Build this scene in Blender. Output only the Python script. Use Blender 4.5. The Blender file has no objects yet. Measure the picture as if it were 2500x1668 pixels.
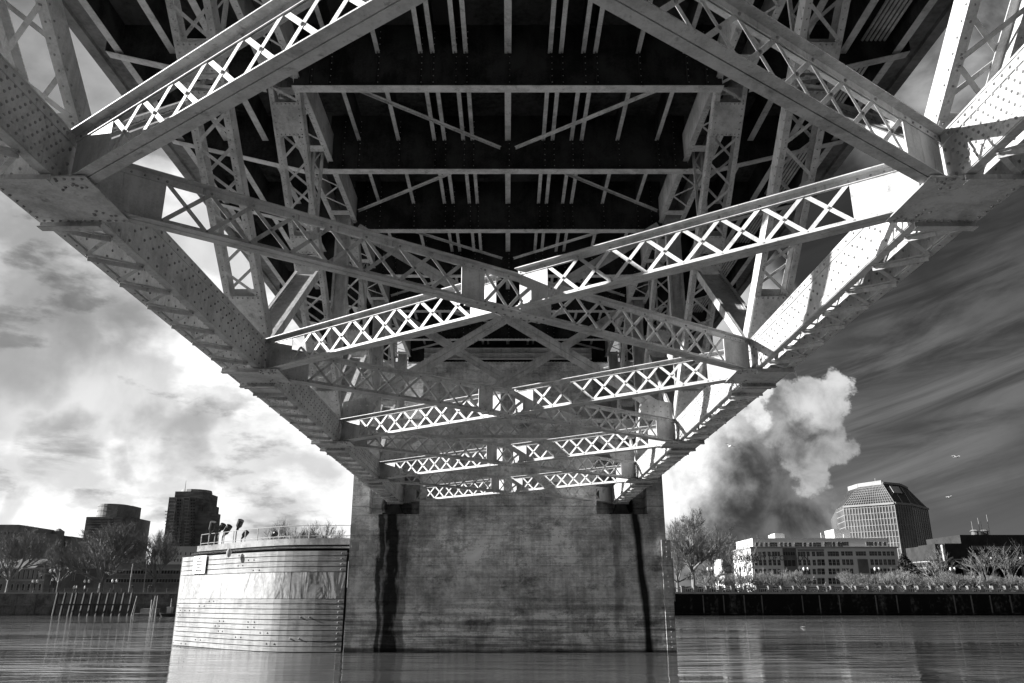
import bpy, math, random
from mathutils import Vector, Matrix
random.seed(7)
C = bpy.context.scene
COL = C.collection
S = 6.2            # metres per unit of bottom-chord height
CZ = 3.08          # camera height above the water
TH = math.atan(631/1944); cT, sT = math.cos(TH), math.sin(TH)

# ------------------------------------------------------------------ helpers
def W(x, d, h): return Vector((x*S, d*S, h*S+CZ))
def G(px, py, D):
    """point seen at photo pixel (px,py) that stands D metres down the bridge axis"""
    xc = (px-1240)/1944; yc = (834-py)/1944
    t = D/(cT - sT*yc)
    return Vector((xc*t, D, (sT + cT*yc)*t + CZ))
def dirpx(px, py): return (G(px, py, 100) - Vector((0, 0, CZ))).normalized()

def woff(o):
    v = Vector((0, 0, 0))
    while o is not None:
        v = v + o.location; o = o.parent
    return v
class MB:
    def __init__(s): s.v = []; s.f = []; s.m = []; s.cur = 0; s.rm = True
    def face(s, idx): s.f.append(idx); s.m.append(s.cur)
    def hexa(s, p):
        b = len(s.v); s.v += [tuple(q) for q in p]
        for q in ((0,3,2,1),(4,5,6,7),(0,1,5,4),(1,2,6,5),(2,3,7,6),(3,0,4,7)):
            s.face([b+i for i in q])
    def box(s, x0, x1, y0, y1, z0, z1):
        s.hexa([(x0,y0,z0),(x1,y0,z0),(x1,y1,z0),(x0,y1,z0),(x0,y0,z1),(x1,y0,z1),(x1,y1,z1),(x0,y1,z1)])
    def bar(s, p0, p1, w, t, side, w1=None, off=(0, 0, 0)):
        """box from p0 to p1, width w along side, thickness t across"""
        p0 = Vector(p0)+Vector(off); p1 = Vector(p1)+Vector(off)
        u = (p1-p0).normalized(); sd = Vector(side); sd = (sd - u*sd.dot(u)).normalized(); n = u.cross(sd)
        w1 = w if w1 is None else w1
        a = [p + sd*(sx*ww/2) + n*(sn*t/2) for p, ww in ((p0, w), (p1, w1)) for sx, sn in ((-1,-1),(1,-1),(1,1),(-1,1))]
        s.hexa(a)
    def prism(s, pts, off):
        n = len(pts); b = len(s.v); off = Vector(off)
        s.v += [tuple(Vector(p)) for p in pts] + [tuple(Vector(p)+off) for p in pts]
        s.face([b+i for i in range(n)][::-1]); s.face([b+n+i for i in range(n)])
        for i in range(n):
            j = (i+1) % n; s.face([b+i, b+j, b+n+j, b+n+i])
    def tube(s, p0, p1, r0, r1, k=6, cap=True):
        p0 = Vector(p0); p1 = Vector(p1); u = (p1-p0)
        if u.length < 1e-6: return
        u.normalize(); a = Vector((0,0,1)) if abs(u.z) < .9 else Vector((1,0,0))
        e = u.cross(a).normalized(); g = u.cross(e); b = len(s.v)
        for p, r in ((p0, r0), (p1, r1)):
            for i in range(k):
                t = 2*math.pi*i/k; s.v.append(tuple(p + e*(r*math.cos(t)) + g*(r*math.sin(t))))
        for i in range(k):
            j = (i+1) % k; s.face([b+i, b+j, b+k+j, b+k+i])
        if cap: s.face([b+i for i in range(k)][::-1]); s.face([b+k+i for i in range(k)])
    def rivet(s, p, n, r=.026, k=6):
        r *= 1.15
        p = Vector(p); n = Vector(n).normalized(); a = Vector((0,0,1)) if abs(n.z) < .9 else Vector((1,0,0))
        e = n.cross(a).normalized(); g = n.cross(e); b = len(s.v)
        for rr, hh in ((r, 0), (r*.55, r*.85)):
            for i in range(k):
                t = 2*math.pi*i/k; s.v.append(tuple(p + e*(rr*math.cos(t)) + g*(rr*math.sin(t)) + n*hh))
        for i in range(k):
            j = (i+1) % k; s.face([b+i, b+j, b+k+j, b+k+i])
        s.face([b+k+i for i in range(k)])
        if s.cur == 0 and s.rm:
            for j in range(1, k+2): s.m[-j] = 1
    def build(s, name, mats, parent=None, **tags):
        me = bpy.data.meshes.new(name); off = woff(parent)
        me.from_pydata([(x-off.x, y-off.y, z-off.z) for x, y, z in s.v], [], s.f)
        if not isinstance(mats, (list, tuple)): mats = [mats, M['rivet']] if mats is M['steel'] and 1 in s.m else [mats]
        if len(mats) == 1: s.m = [0]*len(s.m)
        for m in mats: me.materials.append(m)
        if len(mats) > 1: me.polygons.foreach_set('material_index', s.m)
        me.update()
        o = bpy.data.objects.new(name, me); COL.objects.link(o); o.parent = parent
        for k, v in tags.items(): o[k] = v
        return o
def thing(name, label, cat, loc=(0,0,0), group=None):
    o = bpy.data.objects.new(name, None); COL.objects.link(o); o.location = loc
    o.empty_display_size = .5
    o['label'] = label; o['category'] = cat
    if group: o['group'] = group
    return o
def copy_tree(o, parent=None):
    c = o.copy(); COL.objects.link(c); c.parent = parent
    for ch in list(o.children): copy_tree(ch, c)
    return c
def dup(o, loc, label, rz=0, sc=1):
    c = copy_tree(o); c.location = loc; c.rotation_euler = (0, 0, rz)
    c.scale = (sc, sc, sc) if not isinstance(sc, tuple) else sc; c['label'] = label
    return c

# ------------------------------------------------------------------ node helper
class NT:
    def __init__(s, tree): s.t = tree; s.n = tree.nodes; s.l = tree.links; s.n.clear()
    def node(s, typ, **kw):
        x = s.n.new(typ)
        for k, v in kw.items(): setattr(x, k, v)
        return x
    def put(s, sock, v):
        if isinstance(v, bpy.types.NodeSocket): s.l.new(v, sock)
        elif v is not None:
            if isinstance(v, (int, float)) and sock.type in ('RGBA',): sock.default_value = (v, v, v, 1)
            elif isinstance(v, (int, float)) and sock.type == 'VECTOR': sock.default_value = (v, v, v)
            else: sock.default_value = v
    def math(s, op, a, b=None, c=None, clamp=False):
        x = s.node('ShaderNodeMath', operation=op, use_clamp=clamp)
        s.put(x.inputs[0], a)
        if b is not None: s.put(x.inputs[1], b)
        if c is not None: s.put(x.inputs[2], c)
        return x.outputs[0]
    def mul(s, a, b): return s.math('MULTIPLY', a, b)
    def add(s, a, b): return s.math('ADD', a, b)
    def sub(s, a, b): return s.math('SUBTRACT', a, b)
    def ss(s, v, a, b, lo=0., hi=1.):
        x = s.node('ShaderNodeMapRange', interpolation_type='SMOOTHSTEP')
        s.put(x.inputs[0], v); s.put(x.inputs[1], a); s.put(x.inputs[2], b); s.put(x.inputs[3], lo); s.put(x.inputs[4], hi)
        return x.outputs[0]
    def noise(s, vec, scale, detail=4, rough=.55, dist=0.):
        x = s.node('ShaderNodeTexNoise'); s.put(x.inputs['Vector'], vec)
        x.inputs['Scale'].default_value = scale; x.inputs['Detail'].default_value = detail
        x.inputs['Roughness'].default_value = rough; x.inputs['Distortion'].default_value = dist
        return x.outputs['Fac']
    def vmul(s, v, k):
        x = s.node('ShaderNodeVectorMath', operation='MULTIPLY'); s.put(x.inputs[0], v); s.put(x.inputs[1], k); return x.outputs[0]
    def vadd(s, v, k):
        x = s.node('ShaderNodeVectorMath', operation='ADD'); s.put(x.inputs[0], v); s.put(x.inputs[1], k); return x.outputs[0]
    def dot(s, v, k):
        x = s.node('ShaderNodeVectorMath', operation='DOT_PRODUCT'); s.put(x.inputs[0], v); s.put(x.inputs[1], k); return x.outputs['Value']
    def mix(s, f, a, b):   # scalar mix
        x = s.node('ShaderNodeMix', data_type='FLOAT'); s.put(x.inputs[0], f); s.put(x.inputs[2], a); s.put(x.inputs[3], b); return x.outputs[0]
    def xyz(s, v):
        x = s.node('ShaderNodeSeparateXYZ'); s.put(x.inputs[0], v); return x.outputs
    def pos(s): return s.node('ShaderNodeNewGeometry').outputs['Position']
def mat(name, fn, rough=.6, metal=0., spec=.4):
    m = bpy.data.materials.new(name); m.use_nodes = True; t = NT(m.node_tree)
    p = t.node('ShaderNodeBsdfPrincipled'); o = t.node('ShaderNodeOutputMaterial'); t.l.new(p.outputs[0], o.inputs[0])
    p.inputs['Roughness'].default_value = rough; p.inputs['Metallic'].default_value = metal
    p.inputs['Specular IOR Level'].default_value = spec
    r = fn(t, p) if callable(fn) else fn
    if r is not None: t.put(p.inputs['Base Color'], r)
    return m
def bump(t, p, h, dist, strength=1.):
    b = t.node('ShaderNodeBump'); t.put(b.inputs['Height'], h); b.inputs['Distance'].default_value = dist
    b.inputs['Strength'].default_value = strength; t.l.new(b.outputs[0], p.inputs['Normal'])

def mottled(lo, hi, sc=1.2, fine=22., bd=.004):
    def f(t, p):
        g = t.pos(); a = t.noise(g, sc, 5, .6, .4); b = t.noise(g, fine, 3, .6)
        d = t.noise(t.vmul(g, (3.0, 3.0, .5)), 1.6, 4, .6)
        v = t.add(t.mul(a, .6), t.add(t.mul(b, .2), t.mul(d, .2)))
        v = t.ss(v, .36, .62, lo, hi)
        bump(t, p, b, bd)
        return v
    return f
M = {}
def f_steel(t, p):
    g = t.pos(); a = t.noise(g, 1.1, 6, .65, .5); b = t.noise(g, 26, 4, .65); d = t.noise(t.vmul(g, (3.5, 3.5, .45)), 1.7, 5, .65)
    v = t.ss(t.add(t.mul(a, .55), t.add(t.mul(b, .2), t.mul(d, .25))), .36, .60, .34, .62)
    gr = t.ss(t.noise(t.vadd(g, (9, 4, 2)), 2.3, 8, .72, .3), .56, .70); v = t.mul(v, t.sub(1., t.mul(gr, .5)))
    run = t.ss(t.noise(t.vadd(t.vmul(g, (6., 6., .5)), (1, 7, 2)), 1.3, 7, .7), .58, .68); v = t.mul(v, t.sub(1., t.mul(run, .38)))
    sp = t.ss(t.noise(t.vadd(g, (3, 8, 1)), 9., 6, .7), .66, .74); v = t.mul(v, t.sub(1., t.mul(sp, .6)))
    bump(t, p, b, .004); return v
M['steel'] = mat('painted_steel', f_steel, .5)
M['rivet'] = mat('rusty_rivet_steel', mottled(.16, .36), .6)
M['shade'] = mat('shade_darkened_steel', mottled(.008, .05, .8, 14), .75, 0, .2)  # same paint as the flanges, with the shade under the deck put into its colour
M['deck'] = mat('shade_darkened_deck_concrete', mottled(.012, .09, .35, 6), .9, 0, .15)  # deep shade of the deck underside put into the base colour
M['edge'] = mat('deck_edge_concrete', mottled(.10, .26, .5, 6), .85)
M['bearing'] = mat('bearing_steel', mottled(.02, .06), .6)

def f_pier(t, p):
    g = t.pos(); q = t.xyz(g); X, Z = q[0], q[2]
    n1 = t.noise(g, .33, 10, .72, .7); n2 = t.noise(t.vmul(g, (.35, .35, 6.)), 1.1, 9, .7); n3 = t.noise(g, 9, 6, .7)
    n4 = t.noise(t.vmul(g, (6., 6., .35)), .55, 9, .68)
    v = t.add(t.mul(n1, .50), t.add(t.mul(n2, .18), t.add(t.mul(n3, .14), t.mul(n4, .18))))
    v = t.ss(v, .38, .59, .30, .82)
    bl = t.ss(t.noise(t.vadd(t.vmul(g, (1., 1., 1.6)), (5, 0, 3)), .42, 10, .75, .3), .55, .63)
    v = t.mul(v, t.sub(1., t.mul(bl, .45)))
    saw = t.math('ABSOLUTE', t.sub(t.math('FRACT', t.add(t.mul(Z, .78), t.mul(n1, .05))), .5)); v = t.mul(v, t.ss(saw, .0, .035, .74, 1.))
    sc_ = t.noise(t.vadd(t.vmul(g, (1., 1., 1.15)), (2, 0, 9)), 1.0, 12, .72); v = t.mul(v, t.ss(sc_, .40, .60, .80, 1.2))
    crk = t.math('ABSOLUTE', t.sub(t.noise(t.vadd(t.vmul(g, (.45, .45, 1.3)), (0, 0, 4)), .55, 10, .6), .5)); v = t.mul(v, t.ss(crk, .0, .006, .5, 1.))
    pit = t.ss(t.noise(g, 3.1, 8, .8), .68, .73); v = t.mul(v, t.sub(1., t.mul(pit, .7)))
    # formwork lifts
    for z, dz in ((8.9, .05), (5.15, .03)):
        wob = t.mul(t.sub(n1, .5), .12)
        ln = t.ss(t.math('ABSOLUTE', t.sub(t.add(Z, wob), z)), 0., dz, .45, 1.)
        v = t.mul(v, ln)
    # tide bands near the water
    bandn = t.noise(t.vmul(g, (.03, .03, 1.)), 3.2, 4, .7)
    tide = t.ss(Z, 1.2, 4.0, 1., 0.)
    v = t.mul(v, t.mix(tide, 1., t.ss(bandn, .38, .62, .55, 1.7)))
    v = t.mul(v, t.ss(Z, .05, .4, .3, 1.))
    # pale limey area in the middle
    mid = t.mul(t.ss(t.math('ABSOLUTE', t.sub(Z, 6.3)), 0.3, 2.4, 1., 0.), t.ss(t.math('ABSOLUTE', X), 3., 8.5, 1., 0.))
    v = t.mul(v, t.mix(t.mul(mid, n2), 1., 1.9))
    # white drip marks left of centre
    drip = t.mul(t.ss(t.math('ABSOLUTE', t.add(X, 2.9)), .2, 1.1, 1., 0.), t.mul(t.ss(t.math('ABSOLUTE', t.sub(Z, 6.2)), 1., 3.6, 1., 0.), t.ss(n4, .56, .66)))
    v = t.mix(t.mul(drip, .7), v, .38)
    # dark seepage streaks under the bearings
    wx = t.mul(t.sub(t.noise(t.vmul(g, (1., 1., .35)), 1.1, 4, .6), .5), 1.5)
    for xc, hw, top, k in ((-7.45, .70, 12.5, .96), (-8.15, .3, 11.5, .9), (-6.7, .4, 9.5, .6), (8.35, .38, 12.6, .97), (7.0, .4, 10.5, .45)):
        dd = t.math('ABSOLUTE', t.sub(t.add(X, wx), xc + 0.0))
        if xc > 8: dd = t.math('ABSOLUTE', t.sub(t.add(X, t.mul(wx, .25)), t.mix(t.ss(Z, 0., 12.), 8.75, 8.1)))
        st = t.mul(t.ss(dd, hw*.3, hw, 1., 0.), t.ss(Z, top, top-.4))
        st = t.mul(st, t.ss(t.add(t.mul(n1, .7), t.mul(n3, .3)), .30, .44, .55 if k < .95 else .8, 1.))
        v = t.mul(v, t.sub(1., t.mul(st, k)))
    bump(t, p, t.add(n3, t.mul(n2, 1.5)), .03, .7)
    return v
M['pier'] = mat('stained_pier_concrete', f_pier, .85, 0, .25)
def f_wood(t, p):
    g = t.pos(); n = t.noise(t.vmul(g, (.5, .5, 9.)), 2.2, 5, .65); m = t.noise(g, .7, 5, .6); s = t.noise(t.vmul(g, (3., 3., .4)), .8, 4)
    v = t.add(t.mul(n, .4), t.add(t.mul(m, .35), t.mul(s, .25))); bump(t, p, n, .012)
    return t.ss(v, .36, .6, .18, .40)
M['plank'] = mat('weathered_painted_plank', f_wood, .75)
def f_sheet(t, p):
    g = t.pos(); m = t.noise(t.vmul(g, (1., 1., .5)), .7, 3, .55, .8); n = t.noise(g, 5, 4)
    bump(t, p, m, .35, .55); return t.ss(t.add(t.mul(m, .6), t.mul(n, .4)), .36, .62, .24, .42)
M['sheet'] = mat('dented_sheet_metal', f_sheet, .45)
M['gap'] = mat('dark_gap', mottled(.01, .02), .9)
M['conc'] = mat('weathered_concrete', mottled(.16, .34, .8, 9), .85)
M['rail'] = mat('galvanised_rail', mottled(.22, .32), .5)
M['black'] = mat('black_paint', mottled(.015, .03), .45)
M['white'] = mat('white_paint', mottled(.6, .75), .6)
M['ink'] = mat('dark_lettering', .06, .7)
M['glass'] = mat('window_glass', mottled(.012, .05, .2, 3), .12, 0, .8)
M['bark'] = mat('bare_bark', mottled(.13, .26, .6, 8), .9)
M['barklit'] = mat('pale_bare_bark', mottled(.14, .30, .6, 8), .9)
M['leaf'] = mat('evergreen_foliage', mottled(.015, .05, .8, 9), .8)
def f_wall(t, p):
    g = t.pos(); a = t.noise(t.vmul(g, (1., 1., .25)), .35, 6, .7); b = t.noise(g, 1.6, 4)
    bump(t, p, b, .1)
    return t.ss(t.add(t.mul(a, .7), t.mul(b, .3)), .50, .68, .008, .12)
M['seawall'] = mat('blackened_seawall', f_wall, .9, 0, .15)
M['seawall2'] = mat('grey_seawall', mottled(.10, .28, .5, 3), .9, 0, .2)
M['pale'] = mat('pale_stucco', mottled(.68, .78, .1, 2), .85)
M['mid'] = mat('grey_render', mottled(.25, .34, .2, 2), .85)
M['dark'] = mat('dark_brick', mottled(.11, .20, .3, 2), .85)
M['charcoal'] = mat('charcoal_cladding', mottled(.018, .04, .3, 2), .85)
M['brick'] = mat('brown_brick', mottled(.2, .33, .3, 2), .85)
M['timber'] = mat('timber_pile', mottled(.04, .10, .6, 4), .85)
M['stone'] = mat('pale_stone', mottled(.30, .45, .4, 4), .85)
M['skin'] = mat('skin_tone', .3, .7)
M['cloth'] = mat('dark_cloth', .06, .9)
M['feather'] = mat('gull_feather', .7, .8)
M['tglass'] = mat('tower_mirror_glass', mottled(.10, .26, .05, .4), .22, .5, .6)
M['roofglass'] = mat('dark_roof_glass', mottled(.02, .05, .1, 1), .5, 0, .3)
def f_tw(t, p):
    g = t.pos(); return t.ss(t.noise(t.vmul(g, (.2, .2, 1.)), .8, 3), .4, .6, .13, .22)
M['towerdark'] = mat('dark_tower_cladding', f_tw, .85, 0, .15)
def f_water(t, p):
    g = t.pos()
    a = t.noise(t.vmul(g, (.22, .9, 1.)), .75, 2.5, .55, .5); b = t.noise(t.vmul(g, (.3, 1.2, 1.)), 2.6, 4, .6)
    patch = t.ss(t.noise(t.vmul(g, (.25, 1., 1.)), .06, 4), .38, .60, .25, 1.)
    far = t.ss(t.xyz(g)[1], 40., 110., .45, 1.)
    bump(t, p, t.mul(t.add(t.mul(a, 1.), t.mul(b, .16)), t.mul(patch, far)), .30, 1.)
    return t.ss(t.noise(g, .08, 4), .3, .7, .075, .10)
M['water'] = mat('murky_river_water', f_water, .02, 0, .5)
M['water'].node_tree.nodes['Principled BSDF'].inputs['IOR'].default_value = 1.40

# ------------------------------------------------------------------ setting
b = MB(); b.box(-1500, 1500, -300, 175.5, -.02, 0); b.build('water', M['water'], None, kind='structure')
b = MB(); b.box(-3000, 3000, 176, 6000, 3.9, 4.3); b.build('ground', mat('park_ground', mottled(.05, .09, .1, 1), .95), None, kind='structure')
b = MB(); b.box(-1500, 1500, 176.0, 186, 4.3, 4.42); b.build('path', M['conc'], None, kind='structure')

b = MB(); pr_ = [(-5, -.6), (-9, .8), (-22, 6.5), (-60, 8.5), (-290, 9.5)]
b.prism([(-700, y, z) for y, z in pr_]+[(-700, -290, -1), (-700, -5, -1)], (1400, 0, 0))
b.build('unseen_riverbank', mat('unseen_dark_bank', mottled(.02, .06, .8, 3), .95), None, kind='structure')  # unseen near bank behind the camera, added to stop bounce light
# ------------------------------------------------------------------ the bridge
XI, XO, XM = 1.125, 1.291, 1.208          # chord inner, outer, middle
HB, HT = 1.0, 1.144                        # chord bottom / top
PB, PF = 1.7194, .8597                     # lower panel, floor panel
DB = 3.60                                  # node B
nodes = {k: DB+PB*k for k in range(-4, 4)} # -1 = A, 0 = B, 1 = C, 2 = D, 3 = E(pier)
br = thing('steel_truss_bridge', 'riveted light grey steel truss bridge overhead, its lattice bracing running to the concrete pier', 'bridge', W(0, 3.6, -.497))
ST, SH = M['steel'], M['shade']
X_ = Vector((1, 0, 0)); Y_ = Vector((0, 1, 0)); Z_ = Vector((0, 0, 1))
D0, D1 = -6.0, 8.82

# bottom chords
for sg in (-1, 1):
    b = MB()
    xi, xo = sg*XI*S, sg*XO*S; z0, z1 = HB*S+CZ, HT*S+CZ
    y0, y1 = D0*S, D1*S
    def bx(xa, xb, *r): b.box(min(xa, xb), max(xa, xb), *r)
    for x, s2 in ((xi, sg), (xo, -sg)):      # s2 points into the box
        bx(x, x+s2*.03, y0, y1, z0+.004, z1-.004)
        bx(x+s2*.03, x+s2*.19, y0, y1, z0, z0+.03); bx(x+s2*.03, x+s2*.19, y0, y1, z1-.03, z1)
        bx(x+s2*.03, x+s2*.055, y0, y1, z0+.03, z0+.17)
        for za, zb in ((z0-.006, z0+.16), (z1-.16, z1+.006)): bx(x-s2*.022, x, y0, y1, za, zb)
        bx(x-s2*.036, x-s2*.022, y0, y1, z1-.012, z1+.020)
        bx(x-s2*.004, x+s2*.16, y0, y1, z0-.020, z0-.006)
    # rivets on the inner web
    y = 2.0
    k = 0
    while y < 50:
        near = y < nodes[-1]*S - .8
        if near:
            for q in range(8): b.rivet((xi-sg*(.0 if 1 <= q <= 6 else .022), y+(q % 2)*.09, z0+.07+q*.107), (-sg, 0, 0), .024)
            y += .19
        else:
            n = len([1])
            for q, zz in enumerate((.08, .36, .50, .62, .81)):
                b.rivet((xi-sg*(.022 if q in (0, 4) else 0), y+(q % 2)*.19+random.uniform(-.015, .015), z0+zz), (-sg, 0, 0), .028)
            for q, zz in enumerate((.3, .5, .7)):
                if y < 30: b.rivet((xo-sg*.03, y+(q % 2)*.17, z0+zz), (-sg, 0, 0), .028)
            if y < 26:
                b.rivet((xo-sg*.1, y, z0-.02), (0, 0, -1), .022); 
            y += .40
        k += 1
    ch = b.build('bottom_chord', ST, br)
    # lacing of the chord
    xa, xb = sg*(XI*S+.11), sg*(XO*S-.11)
    for k in range(-4, 3):
        b = MB(); b2 = MB(); tp = MB()
        n0, n1 = nodes[k]*S, nodes[k+1]*S
        a0 = n0+.72; a1 = n1-.80
        if k >= 0:       # extra tie plate beyond the gusset
            tp.box(min(xa, xb)-.05, max(xa, xb)+.05, a0+.35, a0+1.15, z0-.040, z0-.021)
            for yy in (a0+.33, a0+1.17): tp.box(min(xa, xb)-.08, max(xa, xb)+.08, yy-.012, yy+.012, z0-.13, z0-.0215)
            a0 += 1.25
        N = 7 if k < 0 else 6
        pt = (a1-a0)/N
        for j in range(N):
            ya, yb, yc = a0+j*pt, a0+(j+.42)*pt, a0+(j+1)*pt
            pa, pb_, pc = Vector((xb, ya, z0-.032)), Vector((xa, yb, z0-.032)), Vector((xb, yc, z0-.047))
            b.bar(pa, pb_, .075, .014, Y_); b.bar(pa+Vector((0, .045, -.075)), pb_+Vector((0, .045, -.052)), .085, .014, Z_)
            b.bar(pb_-Vector((0, 0, .015)), pc, .085, .012, Y_)
            for q in (pa, pb_): b.rivet(q+Vector((0, 0, -.022)), (0, 0, -1), .022)
            t = Vector((0, 0, z1-z0+.045))
            b2.bar(pa+t, pb_+t, .09, .014, Y_); b2.bar(pb_+t+Vector((0, 0, .015)), pc+t+Vector((0, 0, .03)), .085, .012, Y_)
        b.build('bottom_lacing', ST, ch); b2.build('top_lacing', ST, ch)
        if k >= 0: tp.build('tie_plate', ST, ch)
    for k in range(-3, 4):
        b = MB(); n = nodes[k]*S-.12; L = .775
        xa, xb = sg*(XI-.085)*S, sg*XO*S
        lo, hi = min(xa, xb), max(xa, xb)
        b.box(lo, hi, n-L, n+L, z0-.062, z0-.042)
        for yy in (n-L-.02, n+L+.02):
            b.box(min(sg*(XI*S-.02), xb-sg*.01), max(sg*(XI*S-.02), xb-sg*.01), yy-.014, yy+.014, z0-.16, z0-.043)
            b.box(min(sg*(XI*S-.02), xb-sg*.01), max(sg*(XI*S-.02), xb-sg*.01), yy-.09, yy+.09, z0-.174, z0-.160)
        for i in range(11):
            for yy in (n-L+.07, n+L-.07): b.rivet((lo+.12+i*(hi-lo-.2)/10, yy, z0-.062), (0, 0, -1), .024)
        for i in range(7):
            b.rivet((hi-.07 if sg > 0 else lo+.07, n-L+.2+i*.19, z0-.062), (0, 0, -1), .024)
        for i in range(16):
            xx = sg*((XI-.07)*S + random.random()*.5); yy = n + random.choice((-1, 1))*(.3+.4*random.random())
            b.rivet((xx, yy, z0-.062), (0, 0, -1), .026)
        b.build('gusset_plate', ST, ch)

# lateral lattice braces between the two bottom chords
def lattice(p0, p1, z0, z1, pieces, name='lateral_brace', parent=br, fl=.165, leg=.11, bays=None, plates=(1.1, 1.1, .55), gap=0., pitch=.80):
    """p0,p1: (x,y). vertical lattice girder with doubled flange angles"""
    b = MB(); a = Vector((p0[0], p0[1], 0)); e = Vector((p1[0], p1[1], 0)); L = (e-a).length; u = (e-a)/L
    n = Vector((-u.y, u.x, 0))
    def P(t, o, z): return a+u*t+n*o+Vector((0, 0, z))
    for (ta, tb) in pieces:
        ta *= L; tb *= L
        for z, sz in ((z0, 1), (z1, -1)):
            for so in (-1, 1):
                b.bar(P(ta, so*(.011+fl/2), z+sz*.01), P(tb, so*(.011+fl/2), z+sz*.01), fl, .02, n)
                b.bar(P(ta, so*.021, z+sz*(.02+leg/2)), P(tb, so*.021, z+sz*(.02+leg/2)), leg, .02, Z_)
    # end plates and centre plates
    def plate(ta, tb):
        b.bar(P(ta, 0, (z0+z1)/2), P(tb, 0, (z0+z1)/2), z1-z0-.05, .018, Z_)
        m = int((tb-ta)/.22)
        for i in range(m+1):
            for z in (z0+.08, z1-.08): b.rivet(P(ta+.05+i*.22, -.031 if n.y > 0 else .031, z), (-n if n.y > 0 else n), .02)
    zones = []
    pe, ps, pc = plates
    plate(.02, pe); plate(L-ps, L-.02)
    if gap: plate(L/2-gap-.75, L/2-gap); plate(L/2+gap, L/2+gap+.75); zones = [(pe, L/2-gap-.75), (L/2+gap+.75, L-ps)]
    elif pc: plate(L/2-1.25, L/2-.65); plate(L/2+.65, L/2+1.25); zones = [(pe, L/2-1.25), (L/2-.65, L/2+.65), (L/2+1.25, L-ps)]
    else: zones = [(pe, L-ps)]
    zl, zh = z0+.085, z1-.085
    for ta, tb in zones:
        N = max(1, round((tb-ta)/pitch)); h = (tb-ta)/N
        for i in range(N):
            t0, t1 = ta+i*h, ta+(i+1)*h
            b.bar(P(t0, -.0045, zl), P(t1, -.0045, zh), .078, .008, Z_)
            b.bar(P(t0, .0045, zh), P(t1, .0045, zl), .078, .008, Z_)
            sd = -1 if n.y > 0 else 1
            b.rivet(P((t0+t1)/2, sd*.009, (z0+z1)/2), n*sd, .028)
            for z in (zl, zh): b.rivet(P(t0, sd*.031, z), n*sd, .026)
    return b.build(name, ST, parent)
zb, zt = HB*S+CZ-.012, HT*S+CZ+.03
for k in range(-3, 3):
    ya, yb = nodes[k]*S+.25, nodes[k+1]*S-.45
    xl, xr = -XI*S+.04, XI*S-.04
    l1 = lattice((xl, ya), (xr, yb), zb, zt, [(0, 1)])
    l2 = lattice((xr, ya), (xl, yb), zb, zt, [(0, .482), (.518, 1)], gap=.33)
    # splice plate under the crossing
    ym = (ya+yb)/2; b = MB(); uu = (Vector((xr, yb, 0))-Vector((xl, ya, 0))).normalized()
    cpt = Vector((0, ym, zb-.012)); b.bar(cpt-uu*1.05, cpt+uu*1.05, .40, .018, Vector((-uu.y, uu.x, 0)))
    nn = Vector((-uu.y, uu.x, 0))
    for i in range(-4, 5):
        for s_ in (-1, 1): b.rivet(cpt+uu*(i*.23)+nn*(s_*.13)-Z_*.009, (0, 0, -1), .028)
    b.build('splice_plate', ST, l1)

# laced box member in the truss plane
def lacedbox(sg, p0, p1, name='laced_diagonal', hw=.0825, dep=.46, ties=(), nz=None):
    b = MB(); a, e = W(sg*XM, *p0), W(sg*XM, *p1); L = (e-a).length; u = (e-a)/L
    n = u.cross(X_).normalized()
    if n.y > 0: n = -n                 # towards the camera
    w = hw*S
    for s_ in (-1, 1):
        b.bar(a+X_*(s_*w), e+X_*(s_*w), dep, .022, n)
        for f in (-1, 1):
            o = X_*(s_*(w-.085)) + n*(f*(dep/2-.010)); b.bar(a+o, e+o, .145, .018, X_)
        for i in range(int(L/.24)):
            if a.y < 34:
                b.rivet(a+u*(.1+i*.24)+X_*(s_*(w+.011))+n*(dep/2-.07), X_*s_, .02)
                b.rivet(a+u*(.1+i*.24)+X_*(s_*(w-.085))+n*(dep/2-.001), n, .018)
    zones = []; last = 0
    for t0, t1 in ties:
        for f in (-1, 1):
            o = n*(f*(dep/2+.009)); b.bar(a+u*(t0*L)+o, a+u*(t1*L)+o, 2*w-.03, .016, X_)
        for i in range(7):
            for tt in (t0*L+.05, t1*L-.05): b.rivet(a+u*tt+X_*((i-3)*w*.28)+n*(dep/2+.017), n, .024)
        m = max(2, int((t1-t0)*L/.22))
        for i in range(1, m):
            for s_ in (-1, 1): b.rivet(a+u*(t0*L+i*(t1-t0)*L/m)+X_*(s_*(w-.09))+n*(dep/2+.017), n, .024)
        if t0 > last+.02: zones.append((last, t0))
        last = t1
    if last < .98: zones.append((last, 1))
    for t0, t1 in zones:
        N = max(2, round((t1-t0)*L/.86)); h = (t1-t0)*L/N
        for f in (-1, 1):
            s_ = f
            for i in range(N):
                q0 = a+u*(t0*L+i*h+.06)+X_*(s_*(w-.10))+n*(f*(dep/2+.006)); s_ = -s_
                q1 = a+u*(t0*L+(i+1)*h-.06)+X_*(s_*(w-.10))+n*(f*(dep/2+.006))
                b.bar(q0, q1, .085, .010, n.cross(q1-q0))
                if f == 1 and a.y < 40:
                    b.rivet(q0+n*.005, n, .02); b.rivet(q1+n*.005, n, .02)
    return b.build(name, ST, br)
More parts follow.
